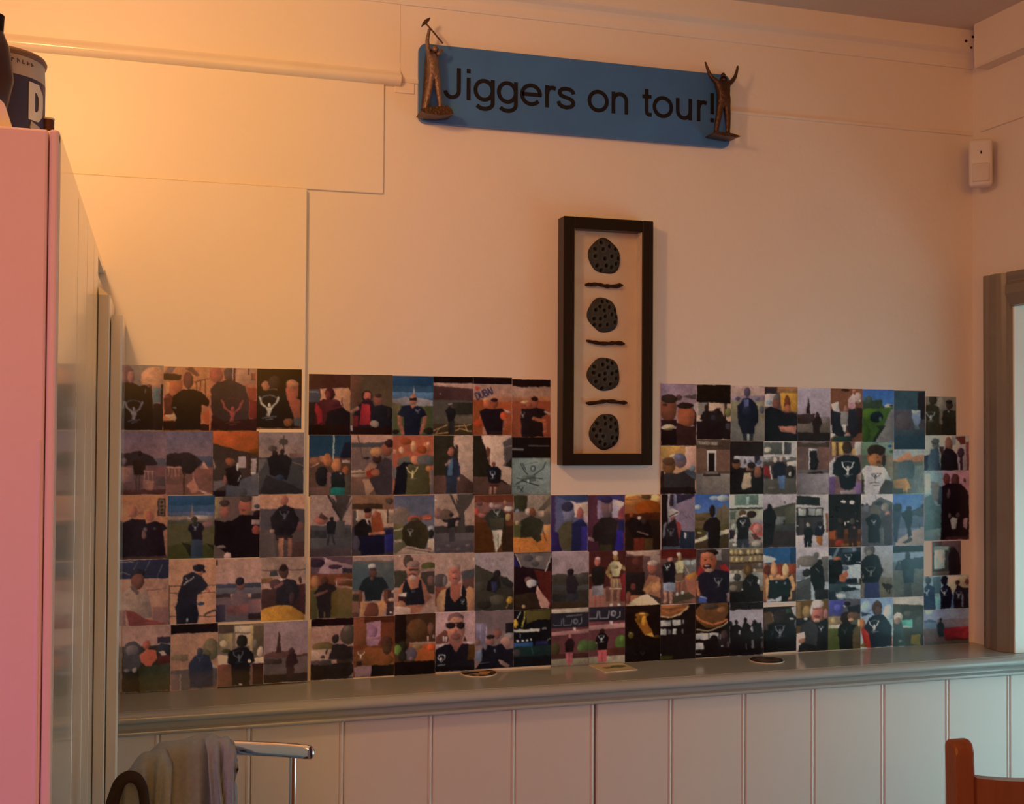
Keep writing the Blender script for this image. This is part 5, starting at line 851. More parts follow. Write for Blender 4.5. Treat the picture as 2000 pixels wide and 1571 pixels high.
G 140d0c 140d0c;E 738 214 34 20 e0d4c8;E 850 220 36 24 e0d4c8;R 535 590 967 812 421c0e;P 903e15 540 592 622 580 622 715 545 715;R 720 575 967 640 5c2c15;E 690 460 36 42 2a1a16;P 1a120f 635 570 690 510 745 560 735 700 645 700;E 850 470 42 46 3a3028;P 1e1412 795 570 850 520 925 560 905 710 795 710;E 680 755 64 42 801c11;P 6c3a19 700 765 967 742 967 812 700 812;R 810 690 852 805 241410;R 868 690 912 805 241410;E 755 500 10 26 d0c0b0;E 792 480 12 12 b0a298;E 925 470 14 10 8a8078;E 875 560 18 20 6a4444
print of a crowd outside a grey roofed pavilion|967 108 1396 797
G b4a8ac 9a9094;L 6 5a5458 1160 108 1165 220;P 4a4648 1125 212 1230 148 1396 220 1396 265 1210 272 1095 262;P 2c282a 1140 225 1230 190 1290 240 1220 290;R 967 255 1396 797 3a363c;R 967 240 1070 340 5a5860;E 990 250 20 20 2a2428;E 1045 240 16 18 2a2428;P 4e463e 1090 300 1150 238 1222 280 1225 410 1070 410;E 1290 285 54 64 6c5e56;E 1320 372 32 44 905e54;P 30262a 1248 410 1340 380 1384 460 1366 790 1268 770;P 15131a 1025 430 1100 368 1200 378 1245 470 1225 560 1215 760 1065 750 1065 540;M 1140 487 64 b4b4b8;R 1215 560 1270 780 4a4648
print of two silhouettes on a sunny path under blue sky|1396 108 1806 792
G 3c5c96 6e84ac;R 1396 330 1806 580 444c62;P 2c3038 1640 330 1806 258 1806 410 1640 390;R 1396 560 1806 792 54586a;P 8e766c 1428 730 1640 600 1806 540 1806 792 1428 792;P 222838 1396 290 1515 310 1485 480 1442 750 1396 730;E 1452 280 57 52 1a1e2a;E 1605 300 36 36 181a22;P 15161e 1500 370 1570 310 1655 330 1655 480 1625 560 1645 665 1600 695 1558 480;P 2a2220 1515 745 1640 688 1652 732 1560 765;L 10 2a2c34 1740 520 1748 575;E 1790 270 20 30 1c2028
@D3
print of a man in shorts with a Roman statue in a red walled hall|75 840 546 1572
G 4a1410 4a1612;R 75 960 546 1240 4a2c24;R 380 985 546 1190 6c6662;R 385 998 462 1055 a0a09c;R 478 993 534 1055 a0a09c;R 75 1230 546 1572 6c4232;P 94583f 390 1200 546 1230 546 1490 440 1420;P 3a3020 225 1480 440 1415 546 1500 150 1572;L 16 a08068 375 1030 450 1190;P b0702c 400 1200 546 1140 546 1240 440 1245;E 197 975 34 36 a86a5c;L 42 a87664 130 1390 135 1535;L 42 a87664 205 1400 205 1545;P 80808c 103 1290 268 1278 262 1415 180 1392 112 1395;P 121014 75 1075 160 1008 220 998 285 1080 262 1195 252 1285 108 1285 98 1150;M 160 1082 76 c0bcb8;E 318 962 30 42 906c38;E 315 915 32 32 b09684;P b8a880 258 1020 310 993 382 1000 362 1165 288 1165;P 6c4c35 262 1178 367 1178 374 1275 258 1275;L 8 b8a890 260 1265 372 1272;R 275 1270 302 1440 905038;R 338 1270 366 1420 905038;E 290 1445 22 22 b8b0ac;E 365 1422 22 22 b8b0ac;E 50 1110 14 14 c8c0b8
print of a grinning man with a red bag strap, close portrait|546 842 990 1566
G 3a2a28 3a2a28;R 800 848 884 985 8e807c;R 884 848 990 1010 4a3a34;L 44 ac6436 552 1280 578 1440;P 941e1a 546 1165 610 1038 665 1090 560 1195;P 921f1c 845 1060 930 1036 990 1130 985 1175 900 1135;E 710 1002 106 146 9e5032;E 745 885 96 46 1c1210;E 690 920 84 42 ac603e;E 690 1068 56 34 3a1612;E 690 1060 30 10 b0a090;E 712 1128 60 32 94705e;E 660 980 18 9 4a2014;E 745 975 18 9 4a2014;E 800 1030 14 50 7a3a26;P 17131a 565 1205 660 1130 720 1152 800 1110 980 1150 990 1250 962 1566 700 1566 576 1350;M 838 1292 118 72706f;P 3c4c90 588 1458 694 1490 674 1566 578 1545;P 8a9ab8 600 1455 694 1488 688 1500 600 1470;R 950 1430 990 1545 7c5e5a;P ac6c30 546 1170 565 1180 546 1245
print of a woman from behind facing shelves of bottles|990 833 1440 1560
G 7c664a 6a5640;R 990 905 1440 926 3a2416;R 990 1008 1440 1030 3a2416;E 1020 880 20 34 b09868;E 1075 880 20 34 a08458;E 1130 880 20 34 b8a070;E 1185 875 20 34 5a4a30;E 1240 880 20 34 b09868;E 1300 880 20 34 a88c60;E 1365 880 24 34 b09c78;E 1030 975 18 30 a08458;E 1090 975 18 30 b8a070;E 1150 975 18 30 a89060;E 1270 975 18 30 b09868;E 1340 975 20 30 a08458;E 1400 960 18 36 8a7450;R 1000 1030 1440 1110 4a382a;E 1015 1135 22 20 a09080;E 1075 1140 22 20 a09080;E 1140 1140 20 18 a09080;E 1320 1130 22 22 9a8a7c;E 1400 1060 30 30 6a5c54;R 990 1160 1165 1268 8e847c;E 1090 1215 52 52 2c2622;E 1040 1190 20 24 b8b0a8;R 1290 1155 1440 1340 7e7874;R 990 1265 1170 1400 3a2e24;E 1040 1350 50 40 6a5a48;E 1240 1118 62 84 4a3018;E 1235 1110 26 50 6a4420;P 140e0d 1165 1270 1220 1190 1300 1178 1372 1230 1405 1400 1405 1560 1155 1560;R 990 1400 1440 1560 120c0b;R 1368 1253 1397 1312 d0d0d0;M 1265 1292 86 3e3a38;E 1155 1380 15 14 b8b0a8
print of two women in black tops, heads tilted back, blue awning|1440 818 1880 1545
G 234670 1f3a5c;R 1440 1035 1880 1545 6a3a20;P b0aca4 1440 910 1622 970 1580 1004 1440 1020;R 1800 830 1880 1040 18304c;P 8a5430 1440 1020 1500 1040 1480 1500 1440 1500;E 1490 1115 48 66 4a1c14;E 1660 1140 64 100 6c2615;E 1830 1115 54 66 802e19;E 1600 1215 96 46 b48056;E 1720 1220 50 30 b48056;E 1582 1110 43 112 b87e54;E 1735 1130 46 92 c09266;P b88658 1465 1245 1525 1185 1502 1510 1478 1500;P c08e5c 1755 1240 1830 1178 1866 1330 1812 1510 1768 1528 1822 1360;P 141818 1518 1245 1640 1252 1700 1262 1770 1222 1812 1305 1792 1490 1680 1480 1600 1515 1498 1480;L 9 141818 1525 1250 1510 1180;L 9 141818 1765 1235 1800 1180;E 1615 1280 12 18 6a7270;E 1725 1300 16 18 6a7270;P b0acb0 1488 1500 1600 1508 1682 1468 1677 1535 1488 1540;P 120f10 1680 1460 1785 1450 1762 1545 1680 1545;R 1820 1400 1880 1545 2a241c
@D4
print of a dark figure before pale trees and a white sky|102 818 536 1521
G b4a4a8 98a0a8;E 250 1000 146 74 6c605a;E 370 922 32 44 5c5450;R 108 1108 222 1245 7e7c88;R 440 950 536 1290 5a5450;P 3a3836 100 1275 300 1210 300 1521 100 1521;P 464644 100 1290 300 1230 300 1300 100 1360;E 240 1155 52 52 1c1816;E 415 1020 39 44 1c1410;P 131010 285 1090 380 1018 462 1080 485 1295 462 1410 350 1410 296 1262;L 9 72726f 368 1098 412 1152;R 350 1385 536 1521 1c1616;E 110 1060 40 30 8a7c78
print of a person at a car window, emblem cushion and white sheet|536 818 967 1517
G 1c222c 1c222c;P 5c6c72 568 972 650 820 692 820 612 972;R 536 920 580 970 8a8c8e;R 720 828 865 905 3a4450;E 880 850 30 30 6a7484;R 728 885 967 1045 12161e;L 12 a0a8b0 905 1022 967 1020;M 798 957 88 c8cccc;E 650 970 58 32 904e33;R 700 1053 967 1235 9ea4b0;E 750 1092 58 32 4a5660;P 0f0c0d 538 990 690 980 724 1080 705 1185 600 1310 538 1310;P a05a3a 675 1192 780 1118 804 1180 742 1285 675 1265;R 778 1232 914 1314 14161a;R 912 1238 944 1312 8e948c;R 536 1300 967 1410 2a3438;P a0aab4 775 1318 967 1328 967 1390 800 1342;R 700 1350 900 1400 161a1e;P 707a84 630 1415 967 1388 967 1517 645 1505;E 700 1462 64 30 b0b8bc;L 8 c8d0d4 650 1440 660 1485;L 8 c8d0d4 740 1440 760 1490;R 536 1400 630 1517 1a1e26
print of a man from behind in a dark emblem jacket with a dog|967 798 1393 1490
G 8e8c94 5c544a;R 967 1220 1393 1490 5c5446;E 1080 850 72 76 4a4648;E 1080 890 44 40 6a625e;R 1008 1270 1214 1490 272a4e;P 141418 967 1000 1030 928 1120 900 1200 938 1264 1130 1224 1235 1204 1285 985 1285 967 1210;M 1095 1146 128 727474;L 9 5a5c48 1010 1080 1060 1130;E 1322 1342 62 42 201c18;L 20 201c18 1345 1360 1340 1435;L 16 201c18 1300 1360 1310 1410;E 1265 1315 22 22 201c18;E 995 1200 10 26 7a7470
print of a man with one arm stretched in misty grey light|1393 793 1806 1477
G 6e7a88 6e7a88;R 1393 1105 1806 1477 4c4c46;R 1393 793 1806 884 14181a;R 1393 1000 1806 1120 56626a;P 2a343c 1440 1010 1806 945 1806 1110 1440 1120;L 34 262e34 1430 1100 1470 1010 1560 1000;R 1540 1270 1642 1477 343634;P 202a30 1500 1000 1570 955 1642 965 1690 1060 1664 1290 1538 1295 1518 1120;E 1590 930 33 46 20262a;L 8 8a9090 1480 1010 1500 1035
@D5
print of copper brewing vessels above bright windows|68 224 560 990
G 120c0a 120c0a;P 7e4625 72 238 462 228 442 300 280 392 70 382;E 240 258 186 56 8e522a;L 20 b89066 75 382 180 397 330 372 452 258;L 16 b05a1f 80 290 200 342 402 282;L 16 6a3818 75 260 200 290 420 250;R 73 440 216 522 aca098;R 234 440 352 516 aca098;R 378 440 397 502 8e807c;R 73 562 152 637 aca098;R 170 565 210 625 5a5050;R 234 562 292 632 aca098;R 374 568 392 632 6c5e5a;R 68 640 560 990 130d0c;R 70 930 242 988 2c2410;E 76 910 13 12 c8c0bc;L 8 4a3a30 120 455 210 452
print of a copper brewing dome above a person by bright windows|560 202 1036 955
G 120c0a 120c0a;P 5c3219 566 290 640 202 1005 202 1024 330 900 545 700 545 566 430;E 770 250 104 42 3a2a20;E 920 300 60 40 7a4a28;L 26 b05e2c 560 370 620 432 800 512 994 442;L 17 b89068 578 563 720 590 890 552 1004 470;R 562 620 734 704 b0a49e;R 748 620 882 704 b0a49e;R 560 752 672 838 b0a49e;E 960 650 52 64 3a2420;R 898 640 916 800 5e504e;R 745 745 770 790 8a8080;P 120c0c 680 840 740 720 815 650 880 720 900 850 900 955 670 955;E 815 700 62 50 120c0c;P 201414 880 720 1036 690 1036 840 900 840;E 930 812 16 8 b8b0a8;E 600 905 42 8 8e807c;R 1000 750 1036 830 4a3430
print of four figures in black silhouetted against pale sky, dark border|1036 192 1507 935
G 9e8e96 94868c;R 1036 192 1507 293 140c0c;P 130c0c 1036 520 1090 500 1130 488 1192 535 1205 540 1232 470 1290 480 1330 525 1355 490 1400 470 1472 500 1495 610 1507 650 1507 935 1036 935;E 1050 490 25 42 130c0c;E 1130 465 22 33 130c0c;E 1255 440 29 40 130c0c;E 1385 480 31 40 130c0c;E 1460 518 23 36 130c0c;R 1170 578 1190 642 9a8a90;E 1350 572 15 42 9a8a90;R 1338 720 1372 832 5c5252;R 1265 760 1276 855 4a4444;R 1480 750 1496 842 3e3838;R 1460 692 1500 706 5a5252
print of a dark shirt back with faint emblem in a dim room|1507 252 1966 882
G 1a1412 1a1412;P b0a29f 1895 268 1966 255 1966 405 1930 382;P 4c3221 1512 330 1620 318 1682 400 1640 475 1517 505;L 12 8a6a50 1640 350 1650 440;R 1820 285 1900 350 2a3424;E 1740 390 94 104 241a18;E 1900 430 26 11 b8b0b0;P 110c0c 1507 560 1650 480 1850 480 1950 560 1966 882 1507 882;M 1735 605 158 726c70;L 9 727278 1955 455 1955 565;R 1510 500 1560 560 3a2a24
@D6
print of an older man with white hair holding a paper cup|80 122 421 662
G 5c3e1d 4a301c;E 190 240 42 64 8e6e3e;R 85 130 130 300 7e5e3a;E 395 275 27 54 8e5e58;R 80 305 240 390 1a1416;E 300 262 63 97 9e5c4c;E 305 165 64 48 b8a49c;E 245 230 16 60 b8a49c;R 260 205 350 222 7a4034;E 300 300 30 16 6a2a24;E 300 338 36 20 b48074;P 171314 108 650 130 400 230 330 300 370 400 318 421 370 421 662 108 662;P 2c2626 128 385 230 330 305 400 302 610 148 565;P c8c0bc 83 472 172 448 172 522 112 600 102 662 80 662;E 140 545 37 26 8e5e48;M 340 432 50 b0b0b0;E 182 320 19 14 c8c0c0
print of a dark haired person from behind beside purple fabric|421 118 761 642
G 4a4650 40441e;P 3e3c7c 423 118 592 118 582 305 428 265;E 520 200 40 40 5250a0;R 592 116 761 205 4a4650;P 1c1a22 618 190 761 178 761 270 640 270;E 620 160 32 26 141214;R 423 288 562 382 7e684b;E 470 330 26 30 a08a60;R 423 378 545 418 b8b098;R 423 415 548 642 424620;P 4c3c25 668 450 761 395 761 642 672 642;E 612 312 72 64 1e1410;E 685 292 64 42 5c3e29;E 660 332 30 18 b08266;P 12110f 515 425 560 368 620 358 724 398 684 452 674 642 543 642;M 590 450 66 2f3431;E 745 372 20 42 b89264;L 8 c8c0b0 585 180 600 200
print of a man from behind with crisp white emblem, pale blue sky|761 98 1102 625
G 7a8cb2 a0aebe;E 830 185 64 64 8c9cbc;E 1050 260 50 80 b0bcc8;P 2a3240 763 238 872 266 770 292;R 763 330 810 420 6c4625;E 770 362 32 54 9e6036;E 933 205 53 77 3a2620;E 950 240 36 50 4a3028;P 921f15 763 425 810 398 852 480 868 625 800 612;P 802018 1036 520 1102 508 1102 615 1048 615;P 13131c 795 410 850 310 900 280 1000 275 1062 360 1094 420 1084 605 1020 625 868 625 850 480;M 905 402 116 d0d0d4;E 790 590 30 20 5c4a20
print of a white haired person beside a teal placard outdoors|1102 93 1428 610
G ac9c90 ac9c90;P 2c2a20 1102 152 1428 190 1428 610 1102 610;R 1190 205 1428 325 28241a;E 1260 260 50 30 3c3426;E 1380 350 40 60 342e24;P 4e8e7c 1188 330 1307 324 1307 412 1210 412;P 9ac0b0 1188 395 1307 395 1307 412 1210 412;E 1157 298 47 50 b8a892;E 1150 335 36 40 7e5e4b;P 26302e 1102 432 1150 370 1204 400 1235 610 1102 610;P 5e4e19 1298 490 1388 488 1388 605 1290 585;E 1180 555 16 20 5a5650;R 1388 490 1428 610 1a1812
@E1
print of two men in caps in sepia gloom, topmost in the corner column|175 157 551 632
G 64503e 43362a;R 175 495 551 632 221a10;E 360 255 44 90 6c5c4d;P 221a10 178 262 260 244 344 290 346 632 178 632;E 264 198 52 58 261c12;P 1c1610 385 335 460 315 545 325 551 632 368 632;E 462 262 40 52 281c16;E 462 218 44 22 181210;M 235 412 108 a0988e;E 455 340 10 14 6a6a60
print of a man with a red hat beside a capped figure, corner column|157 634 711 1066
G 8e847c 8a8078;R 157 640 360 1066 8e887c;P 8e9894 330 640 420 640 400 760 340 780;P 1c2028 157 880 220 865 220 1066 157 1066;P 2e3840 205 890 240 800 330 780 362 1066 198 1066;E 300 752 42 42 4a4440;E 290 708 52 38 3a3c38;P 6a6064 490 640 560 640 540 740 500 760;E 455 742 46 92 5c3627;P 4a1d18 535 655 662 640 664 735 600 745;P 806e74 508 805 570 742 662 750 706 820 688 1066 580 1066;E 610 845 46 62 2c1a24;R 598 900 632 1055 26161e;P 150f10 362 855 430 788 500 800 562 860 574 1066 362 1066;P 5e2d2d 668 725 711 700 711 1066 682 1066;P 301c1c 340 770 400 770 390 870 350 860
print of three people by the sea, tall print in the corner column|160 1066 711 1922
G 90646c 8e6068;P 6c787c 160 1070 385 1070 385 1500 160 1500;R 170 1103 232 1352 a0a2a6;P 5c5249 238 1200 345 1200 335 1460 250 1410;R 160 1495 375 1922 3a4643;R 160 1780 375 1922 4c544f;P 3a4644 160 1400 240 1358 305 1500 305 1790 160 1790;P 2c3438 345 1250 400 1270 385 1480 320 1480;E 430 1172 41 64 4a1e18;E 535 1190 56 84 3c1c1a;E 655 1190 16 32 3a2024;P 140a0b 378 1255 450 1220 600 1228 695 1320 711 1500 711 1922 358 1922 368 1500;P 7e6e68 478 1685 510 1640 562 1652 542 1785 500 1785;P 7e5e60 638 1662 692 1650 684 1795 640 1765;E 470 1620 20 30 4a3030;E 570 1610 20 30 3a2424;R 420 1880 711 1922 2a1412;E 460 1350 22 60 3a2424
@E2
print of a dark figure beside a pale window, small, corner column|207 392 491 730
G 3a2a26 3a2a26;P 4e3232 300 392 491 392 491 440 300 435;R 210 438 382 695 2e2c28;R 222 443 372 484 6e726c;R 224 480 332 662 90928a;R 250 520 300 600 a0a298;E 410 478 29 33 1c1212;P 170f10 366 530 400 478 442 475 484 560 484 730 366 730;R 210 690 370 730 4a3a2e
print of three friends from behind in emblem shirts and jeans, corner column|122 732 570 1066
G 6e787c 6e787c;R 360 735 570 900 907e67;R 215 740 292 910 3a4a50;E 430 770 40 24 b0a080;E 165 772 31 37 26282c;P 1c2636 122 862 160 800 232 850 238 1066 122 1066;P 5e809e 232 942 288 942 297 1066 243 1066;P 3c4c6a 372 938 422 932 418 1066 368 1066;E 328 782 33 46 0f0c10;P 100d14 286 868 330 810 382 850 404 930 384 1066 288 1066;E 550 802 21 26 4a241c;E 458 806 23 26 2a1816;P 150e12 416 905 460 830 510 860 570 856 570 1066 416 1066;L 14 4e5664 506 930 506 1045;M 152 897 60 a2a8b0;M 325 902 64 92949c;M 467 932 64 727880
print of a red boat on grey water with one small figure, corner column|122 1068 570 1440
G 6e6e82 7a6a70;E 180 1075 44 40 8e9cb4;P 2a3248 122 1172 180 1158 255 1190 122 1204;R 122 1190 265 1260 4a5264;R 260 1165 570 1265 5e5056;R 122 1250 570 1440 3e2c29;P 66161a 320 1262 450 1245 570 1250 570 1375 330 1345;P 3a1414 330 1340 570 1365 570 1400 340 1380;R 122 1380 570 1440 342c26;P 161a1a 250 1215 290 1178 328 1222 318 1340 266 1340;E 292 1166 13 16 16181a
'''
# brightness of a white print at places of the wall (linear), used to turn seen colours into paper colours
LX = [240, 330, 450, 570, 640, 800, 1000, 1180, 1330, 1500, 1700, 1850]; LY = [745, 850, 960, 1080, 1180, 1290]
LT = np.array([[[0.254, 0.139, 0.075], [0.582, 0.299, 0.132], [0.59, 0.299, 0.13], [0.58, 0.291, 0.129], [0.556, 0.281, 0.139], [0.517, 0.263, 0.156], [0.452, 0.226, 0.137], [0.416, 0.19, 0.105], [0.386, 0.226, 0.159], [0.37, 0.237, 0.175], [0.337, 0.231, 0.177], [0.266, 0.141, 0.09]], [[0.24, 0.139, 0.077], [0.454, 0.238, 0.111], [0.543, 0.279, 0.125], [0.535, 0.274, 0.126], [0.527, 0.27, 0.137], [0.489, 0.255, 0.155], [0.434, 0.224, 0.142], [0.397, 0.182, 0.104], [0.385, 0.232, 0.165], [0.368, 0.252, 0.193], [0.34, 0.253, 0.203], [0.264, 0.148, 0.099]], [[0.227, 0.132, 0.076], [0.328, 0.178, 0.092], [0.486, 0.254, 0.116], [0.489, 0.253, 0.12], [0.484, 0.251, 0.131], [0.462, 0.243, 0.154], [0.429, 0.234, 0.159], [0.388, 0.232, 0.168], [0.38, 0.244, 0.182], [0.367, 0.263, 0.209], [0.343, 0.271, 0.225], [0.264, 0.147, 0.098]], [[0.22, 0.131, 0.077], [0.274, 0.155, 0.086], [0.418, 0.222, 0.106], [0.444, 0.233, 0.112], [0.452, 0.238, 0.127], [0.436, 0.231, 0.15], [0.411, 0.228, 0.158], [0.395, 0.234, 0.17], [0.373, 0.245, 0.189], [0.369, 0.275, 0.223], [0.346, 0.288, 0.245], [0.262, 0.154, 0.106]], [[0.216, 0.126, 0.074], [0.251, 0.141, 0.08], [0.359, 0.194, 0.097], [0.423, 0.221, 0.108], [0.43, 0.226, 0.117], [0.422, 0.223, 0.14], [0.399, 0.22, 0.153], [0.381, 0.226, 0.162], [0.366, 0.238, 0.183], [0.358, 0.265, 0.218], [0.337, 0.277, 0.234], [0.263, 0.155, 0.108]], [[0.197, 0.112, 0.063], [0.228, 0.126, 0.066], [0.311, 0.163, 0.077], [0.393, 0.2, 0.088], [0.41, 0.206, 0.092], [0.4, 0.202, 0.118], [0.379, 0.197, 0.128], [0.367, 0.196, 0.127], [0.34, 0.195, 0.133], [0.329, 0.216, 0.158], [0.309, 0.227, 0.18], [0.247, 0.133, 0.083]]])
def illum(x, y):
    o = []
    for c in range(3):
        rows = [np.interp(x, LX, LT[r, :, c]) for r in range(len(LY))]
        o.append(np.interp(y, LY, rows))
    return np.array(o)
CELL = 1.45; SS = 3
class Canvas:
    def __init__(s, x0, y0, x1, y1, sc):
        s.nx = max(4, int(round((x1-x0)/sc/CELL))); s.ny = max(4, int(round((y1-y0)/sc/CELL)))
        s.r = (x0, y0, x1, y1); s.sc = sc
        dx, dy = (x1-x0)/s.nx, (y1-y0)/s.ny
        sub = (np.arange(SS)-(SS-1)/2)/SS
        s.gx = x0+(np.arange(s.nx+1)[:, None]+sub[None]).ravel()*dx
        s.gy = y0+(np.arange(s.ny+1)[:, None]+sub[None]).ravel()*dy
        s.img = np.zeros((len(s.gy), len(s.gx), 3))
    def win(s, a, b, c, d):
        i0, i1 = np.searchsorted(s.gx, (a, c)); j0, j1 = np.searchsorted(s.gy, (b, d)); return i0, i1, j0, j1
    def poly(s, pts, col):
        p = np.array(pts, float); i0, i1, j0, j1 = s.win(p[:, 0].min(), p[:, 1].min(), p[:, 0].max(), p[:, 1].max())
        if i1 <= i0 or j1 <= j0: return
        X = s.gx[None, i0:i1]; Y = s.gy[j0:j1, None]; m = np.zeros((j1-j0, i1-i0), bool); n = len(p)
        for k in range(n):
            (xa, ya_), (xb_, yb_) = p[k], p[(k+1) % n]
            if ya_ == yb_: continue
            m ^= ((ya_ > Y) != (yb_ > Y)) & (X < (xb_-xa)*(Y-ya_)/(yb_-ya_)+xa)
        s.n = getattr(s, 'n', 0)+1; q = s.n*2.399                      # soft light and dark sides, as a photographed thing has
        w_ = (X-p[:, 0].mean())/(np.ptp(p[:, 0])+1)*math.cos(q)+(Y-p[:, 1].min())/(np.ptp(p[:, 1])+1)*-.55+.22
        s.img[j0:j1, i0:i1][m] = np.clip(np.array(col)*(1+.30*w_[..., None]), 0, 1)[m]
    def ell(s, cx, cy, rx, ry, col):
        i0, i1, j0, j1 = s.win(cx-rx, cy-ry, cx+rx, cy+ry)
        if i1 <= i0 or j1 <= j0: return
        a_ = (s.gx[None, i0:i1]-cx)/rx; b_ = (s.gy[j0:j1, None]-cy)/ry; m = a_**2+b_**2 < 1
        s.img[j0:j1, i0:i1][m] = np.clip(np.array(col)*(1.06-.20*a_-.16*b_-.14*(a_**2+b_**2))[..., None], 0, 1)[m]
    def line(s, pts, w, col):
        for (a, b), (c, d) in zip(pts[:-1], pts[1:]):
            L = math.hypot(c-a, d-b) or 1; nx_, ny_ = -(d-b)/L*w/2, (c-a)/L*w/2
            s.poly([(a+nx_, b+ny_), (c+nx_, d+ny_), (c-nx_, d-ny_), (a-nx_, b-ny_)], col); s.ell(a, b, w/2, w/2, col)
        s.ell(*pts[-1], w/2, w/2, col)
    def emblem(s, cx, cy, h, col):
        q = lambda *a: [(cx+a[i]*h, cy+a[i+1]*h) for i in range(0, len(a), 2)]
        dim = tuple(v*.55 for v in col); w = max(.085*h, 1.1*s.sc)
        s.line(q(-.34, -.47, -.2, -.56, 0, -.59, .2, -.56, .34, -.46), max(.045*h, .7*s.sc), dim)
        s.line(q(-.3, .45, 0, .40, .34, .38), max(.045*h, .7*s.sc), dim); s.line(q(-.12, .52, .18, .47), max(.04*h, .6*s.sc), dim)
        s.line(q(-.43, -.5, -.33, -.22, -.09, -.01), w, col); s.line(q(.43, -.5, .31, -.2, .1, -.01), w, col)
        s.ell(cx+.02*h, cy-.14*h, max(.075*h, .7*s.sc), max(.115*h, .9*s.sc), col)
        s.poly(q(-.14, -.04, .15, -.04, .08, .2, .06, .36, -.11, .36, -.06, .18), col)
    def text(s, t, x, y, h, ang, col):
        ca, sa = math.cos(R(ang)), math.sin(R(ang)); k = h/.7; u = 0
        for ch in t:
            adv, pls = GLY[ch]
            for pl in pls: s.line([(x+(u+a)*k*.62*ca-b*k*sa, y-(u+a)*k*.62*sa-b*k*ca) for a, b in pl], max(h*.16, .8*s.sc), col)
            u += adv
    def out(s, seed):
        rs_ = np.random.RandomState(seed)
        H, W_ = s.img.shape[:2]
        def field(k):
            g = rs_.normal(size=(H//k+3, W_//k+3)); ii = np.arange(H)/k; jj = np.arange(W_)/k; i0 = ii.astype(int); j0 = jj.astype(int)
            fi = (ii-i0)[:, None]; fj = (jj-j0)[None]
            return (g[i0][:, j0]*(1-fj)+g[i0][:, j0+1]*fj)*(1-fi)+(g[i0+1][:, j0]*(1-fj)+g[i0+1][:, j0+1]*fj)*fi
        ys = np.arange(H)[:, None]+s.warp*(1.3*field(18)+.9*field(6)); xs3 = np.arange(W_)[None]+s.warp*(1.3*field(18)+.9*field(6))
        s.img = s.img[np.clip(np.round(ys), 0, H-1).astype(int), np.clip(np.round(xs3), 0, W_-1).astype(int)]
        a = s.img.reshape(s.ny+1, SS, s.nx+1, SS, 3).mean((1, 3))
        p = np.pad(a, ((1, 1), (1, 1), (0, 0)), 'edge')
        b = (p[:-2, 1:-1]+p[2:, 1:-1]+p[1:-1, :-2]+p[1:-1, 2:])/4
        a = a*.72+b*.28
        f = np.zeros(a.shape[:2])
        for k, amp in ((12, .045), (5, .045), (2, .032), (1, .02)):
            g = rs_.normal(size=(a.shape[0]//k+3, a.shape[1]//k+3))
            ii = np.arange(a.shape[0])/k; jj = np.arange(a.shape[1])/k; i0 = ii.astype(int); j0 = jj.astype(int)
            fi = (ii-i0)[:, None]; fj = (jj-j0)[None]
            f += amp*((g[i0][:, j0]*(1-fj)+g[i0][:, j0+1]*fj)*(1-fi)+(g[i0+1][:, j0]*(1-fj)+g[i0+1][:, j0+1]*fj)*fi)
        return np.clip(a*(1+f[..., None])+f[..., None]*.02, 0, 1)
frame_, label_ = None, None; count = 0
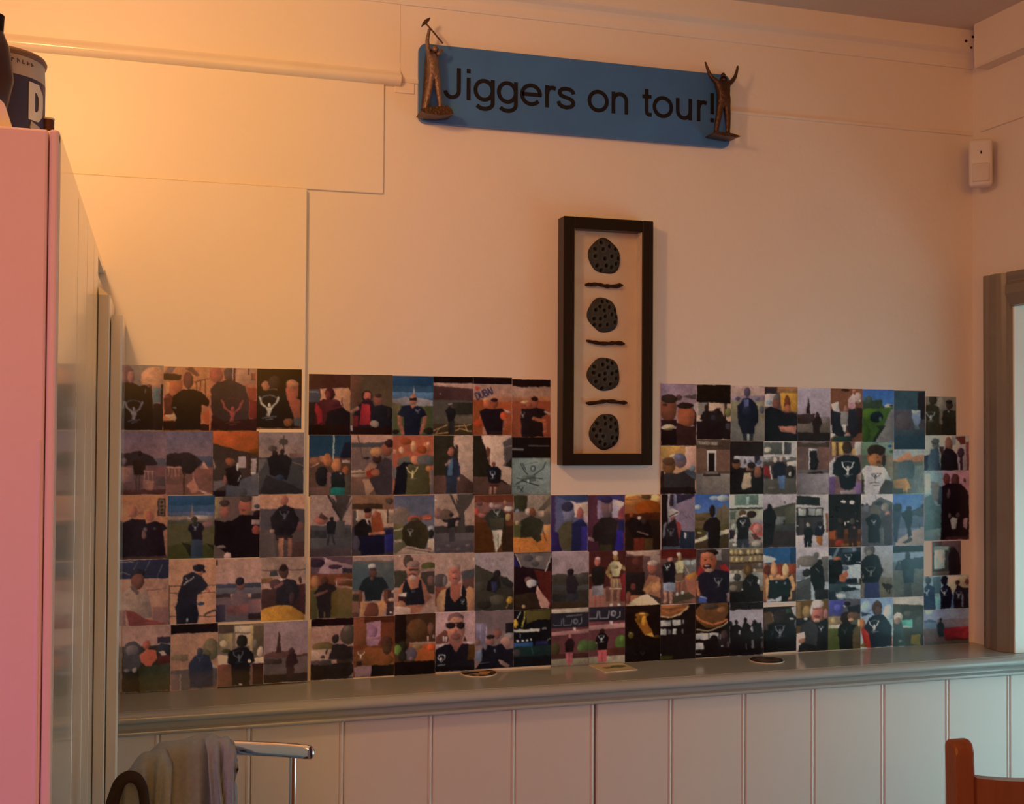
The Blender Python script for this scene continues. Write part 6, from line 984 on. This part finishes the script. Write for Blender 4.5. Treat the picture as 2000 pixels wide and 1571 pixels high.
for line_ in PHOTOS.strip().split('\n'):
    if line_[0] == '@': frame_ = VIEW[line_[1:]]; continue
    if '|' in line_: label_, rect_ = line_.split('|'); rect_ = [float(v) for v in rect_.split()]; continue
    ox, oy, sc_ = frame_; x0, y0, x1, y1 = rect_
    cv = Canvas(x0, y0, x1, y1, sc_); cv.warp = .25 if ';T ' in line_ or 'Arabic' in label_ or 'sketch' in label_ else 1.
    for op in line_.split(';'):
        t = op.split(); k = t[0]
        if k == 'G':
            a, b = np.array(hexc(t[1])), np.array(hexc(t[2])); g = np.clip((cv.gy-y0)/(y1-y0), 0, 1)[:, None, None]
            cv.img[:] = a*(1-g)+b*g
        elif k == 'R': a = [float(v) for v in t[1:5]]; cv.poly([(a[0], a[1]), (a[2], a[1]), (a[2], a[3]), (a[0], a[3])], hexc(t[5]))
        elif k == 'E': cv.ell(*[float(v) for v in t[1:5]], hexc(t[5]))
        elif k == 'P': a = [float(v) for v in t[2:]]; cv.poly(list(zip(a[::2], a[1::2])), hexc(t[1]))
        elif k == 'L': a = [float(v) for v in t[3:]]; cv.line(list(zip(a[::2], a[1::2])), max(float(t[1]), .7*sc_), hexc(t[2]))
        elif k == 'M': cv.emblem(*[float(v) for v in t[1:4]], hexc(t[4]))
        elif k == 'T': cv.text(t[1].replace('/', ' '), *[float(v) for v in t[2:6]], hexc(t[6]))
    px0, py0, px1, py1 = ox+x0/sc_, oy+y0/sc_, ox+x1/sc_, oy+y1/sc_
    # the enlarged views look brighter than the picture itself: bring the colours down
    q_ = np.clip(((px0+px1)/2-700)/800, 0, 1); kk = np.array([.79+.08*q_, .70+.16*q_, .66+.16*q_])
    im = cv.out(count); sm = np.clip((im-.09)/.26, 0, 1); im = lin(im*(1-(1-kk)*sm))
    pxs = np.linspace(px0, px1, 5); pys = np.linspace(py0, py1, 5)
    il = np.array([[illum(a, b) for a in pxs] for b in pys])          # 5x5 grid
    iy = np.linspace(0, 4, cv.ny+1); ix = np.linspace(0, 4, cv.nx+1)
    ilf = np.stack([np.array([np.interp(ix, range(5), r) for r in np.array([np.interp(iy, range(5), il[:, q, c]) for q in range(5)]).T]) for c in range(3)], -1)
    alb = np.clip(im/ilf*.80-.006, .003, .9)
    back = -.0173 if px1 < 603 else -.0003
    yf = back-.0006-.0011*((count*7) % 5)/5
    c00, c10, c01, c11 = onY(px0, py0, yf), onY(px1, py0, yf), onY(px0, py1, yf), onY(px1, py1, yf)
    X0, X1 = (c00[0]+c01[0])/2, (c10[0]+c11[0])/2; Z1, Z0 = (c00[2]+c10[2])/2, (c01[2]+c11[2])/2
    gx_ = np.linspace(X0, X1, cv.nx+1); gz_ = np.linspace(Z1, Z0, cv.ny+1)
    nv = (cv.nx+1)*(cv.ny+1)
    co = np.zeros((nv+8, 3)); GX, GZ = np.meshgrid(gx_, gz_)
    orgp = np.array([(X0+X1)/2, back, Z0])
    co[:nv, 0] = GX.ravel(); co[:nv, 1] = yf; co[:nv, 2] = GZ.ravel()
    co[nv:] = [(X, Y, Z) for Y in (yf+.00002, back) for X, Z in ((X0, Z1), (X1, Z1), (X1, Z0), (X0, Z0))]
    co -= orgp
    I, J = np.meshgrid(np.arange(cv.ny), np.arange(cv.nx), indexing='ij'); a = (I*(cv.nx+1)+J).ravel()
    q = np.stack([a, a+cv.nx+1, a+cv.nx+2, a+1], 1)
    q = np.concatenate([q, nv+np.array([(0, 1, 5, 4), (1, 2, 6, 5), (2, 3, 7, 6), (3, 0, 4, 7), (7, 6, 5, 4)])])
    me = bpy.data.meshes.new('photo_print'); me.vertices.add(nv+8); me.vertices.foreach_set('co', co.astype(np.float32).ravel())
    me.loops.add(q.size); me.loops.foreach_set('vertex_index', q.astype(np.int32).ravel())
    me.polygons.add(len(q)); me.polygons.foreach_set('loop_start', np.arange(0, q.size, 4, dtype=np.int32))
    mi = np.zeros(len(q), np.int32); mi[-5:] = 1; me.materials.append(M['print']); me.materials.append(M['paper'])
    me.polygons.foreach_set('material_index', mi); me.update(calc_edges=True)
    cols = np.ones((nv+8, 4), np.float32); cols[:nv, :3] = alb.reshape(-1, 3); cols[nv:, :3] = .8
    me.color_attributes.new('print', 'FLOAT_COLOR', 'POINT').data.foreach_set('color', cols.ravel())
    o = bpy.data.objects.new('photo_print', me); COL.objects.link(o); o.location = orgp
    tag(o, 'photo '+label_ if len(label_.split()) < 16 else label_, 'photo', 'photo prints covering the wall')
    count += 1
for o in bpy.data.objects:
    if '_org' in o: del o['_org']
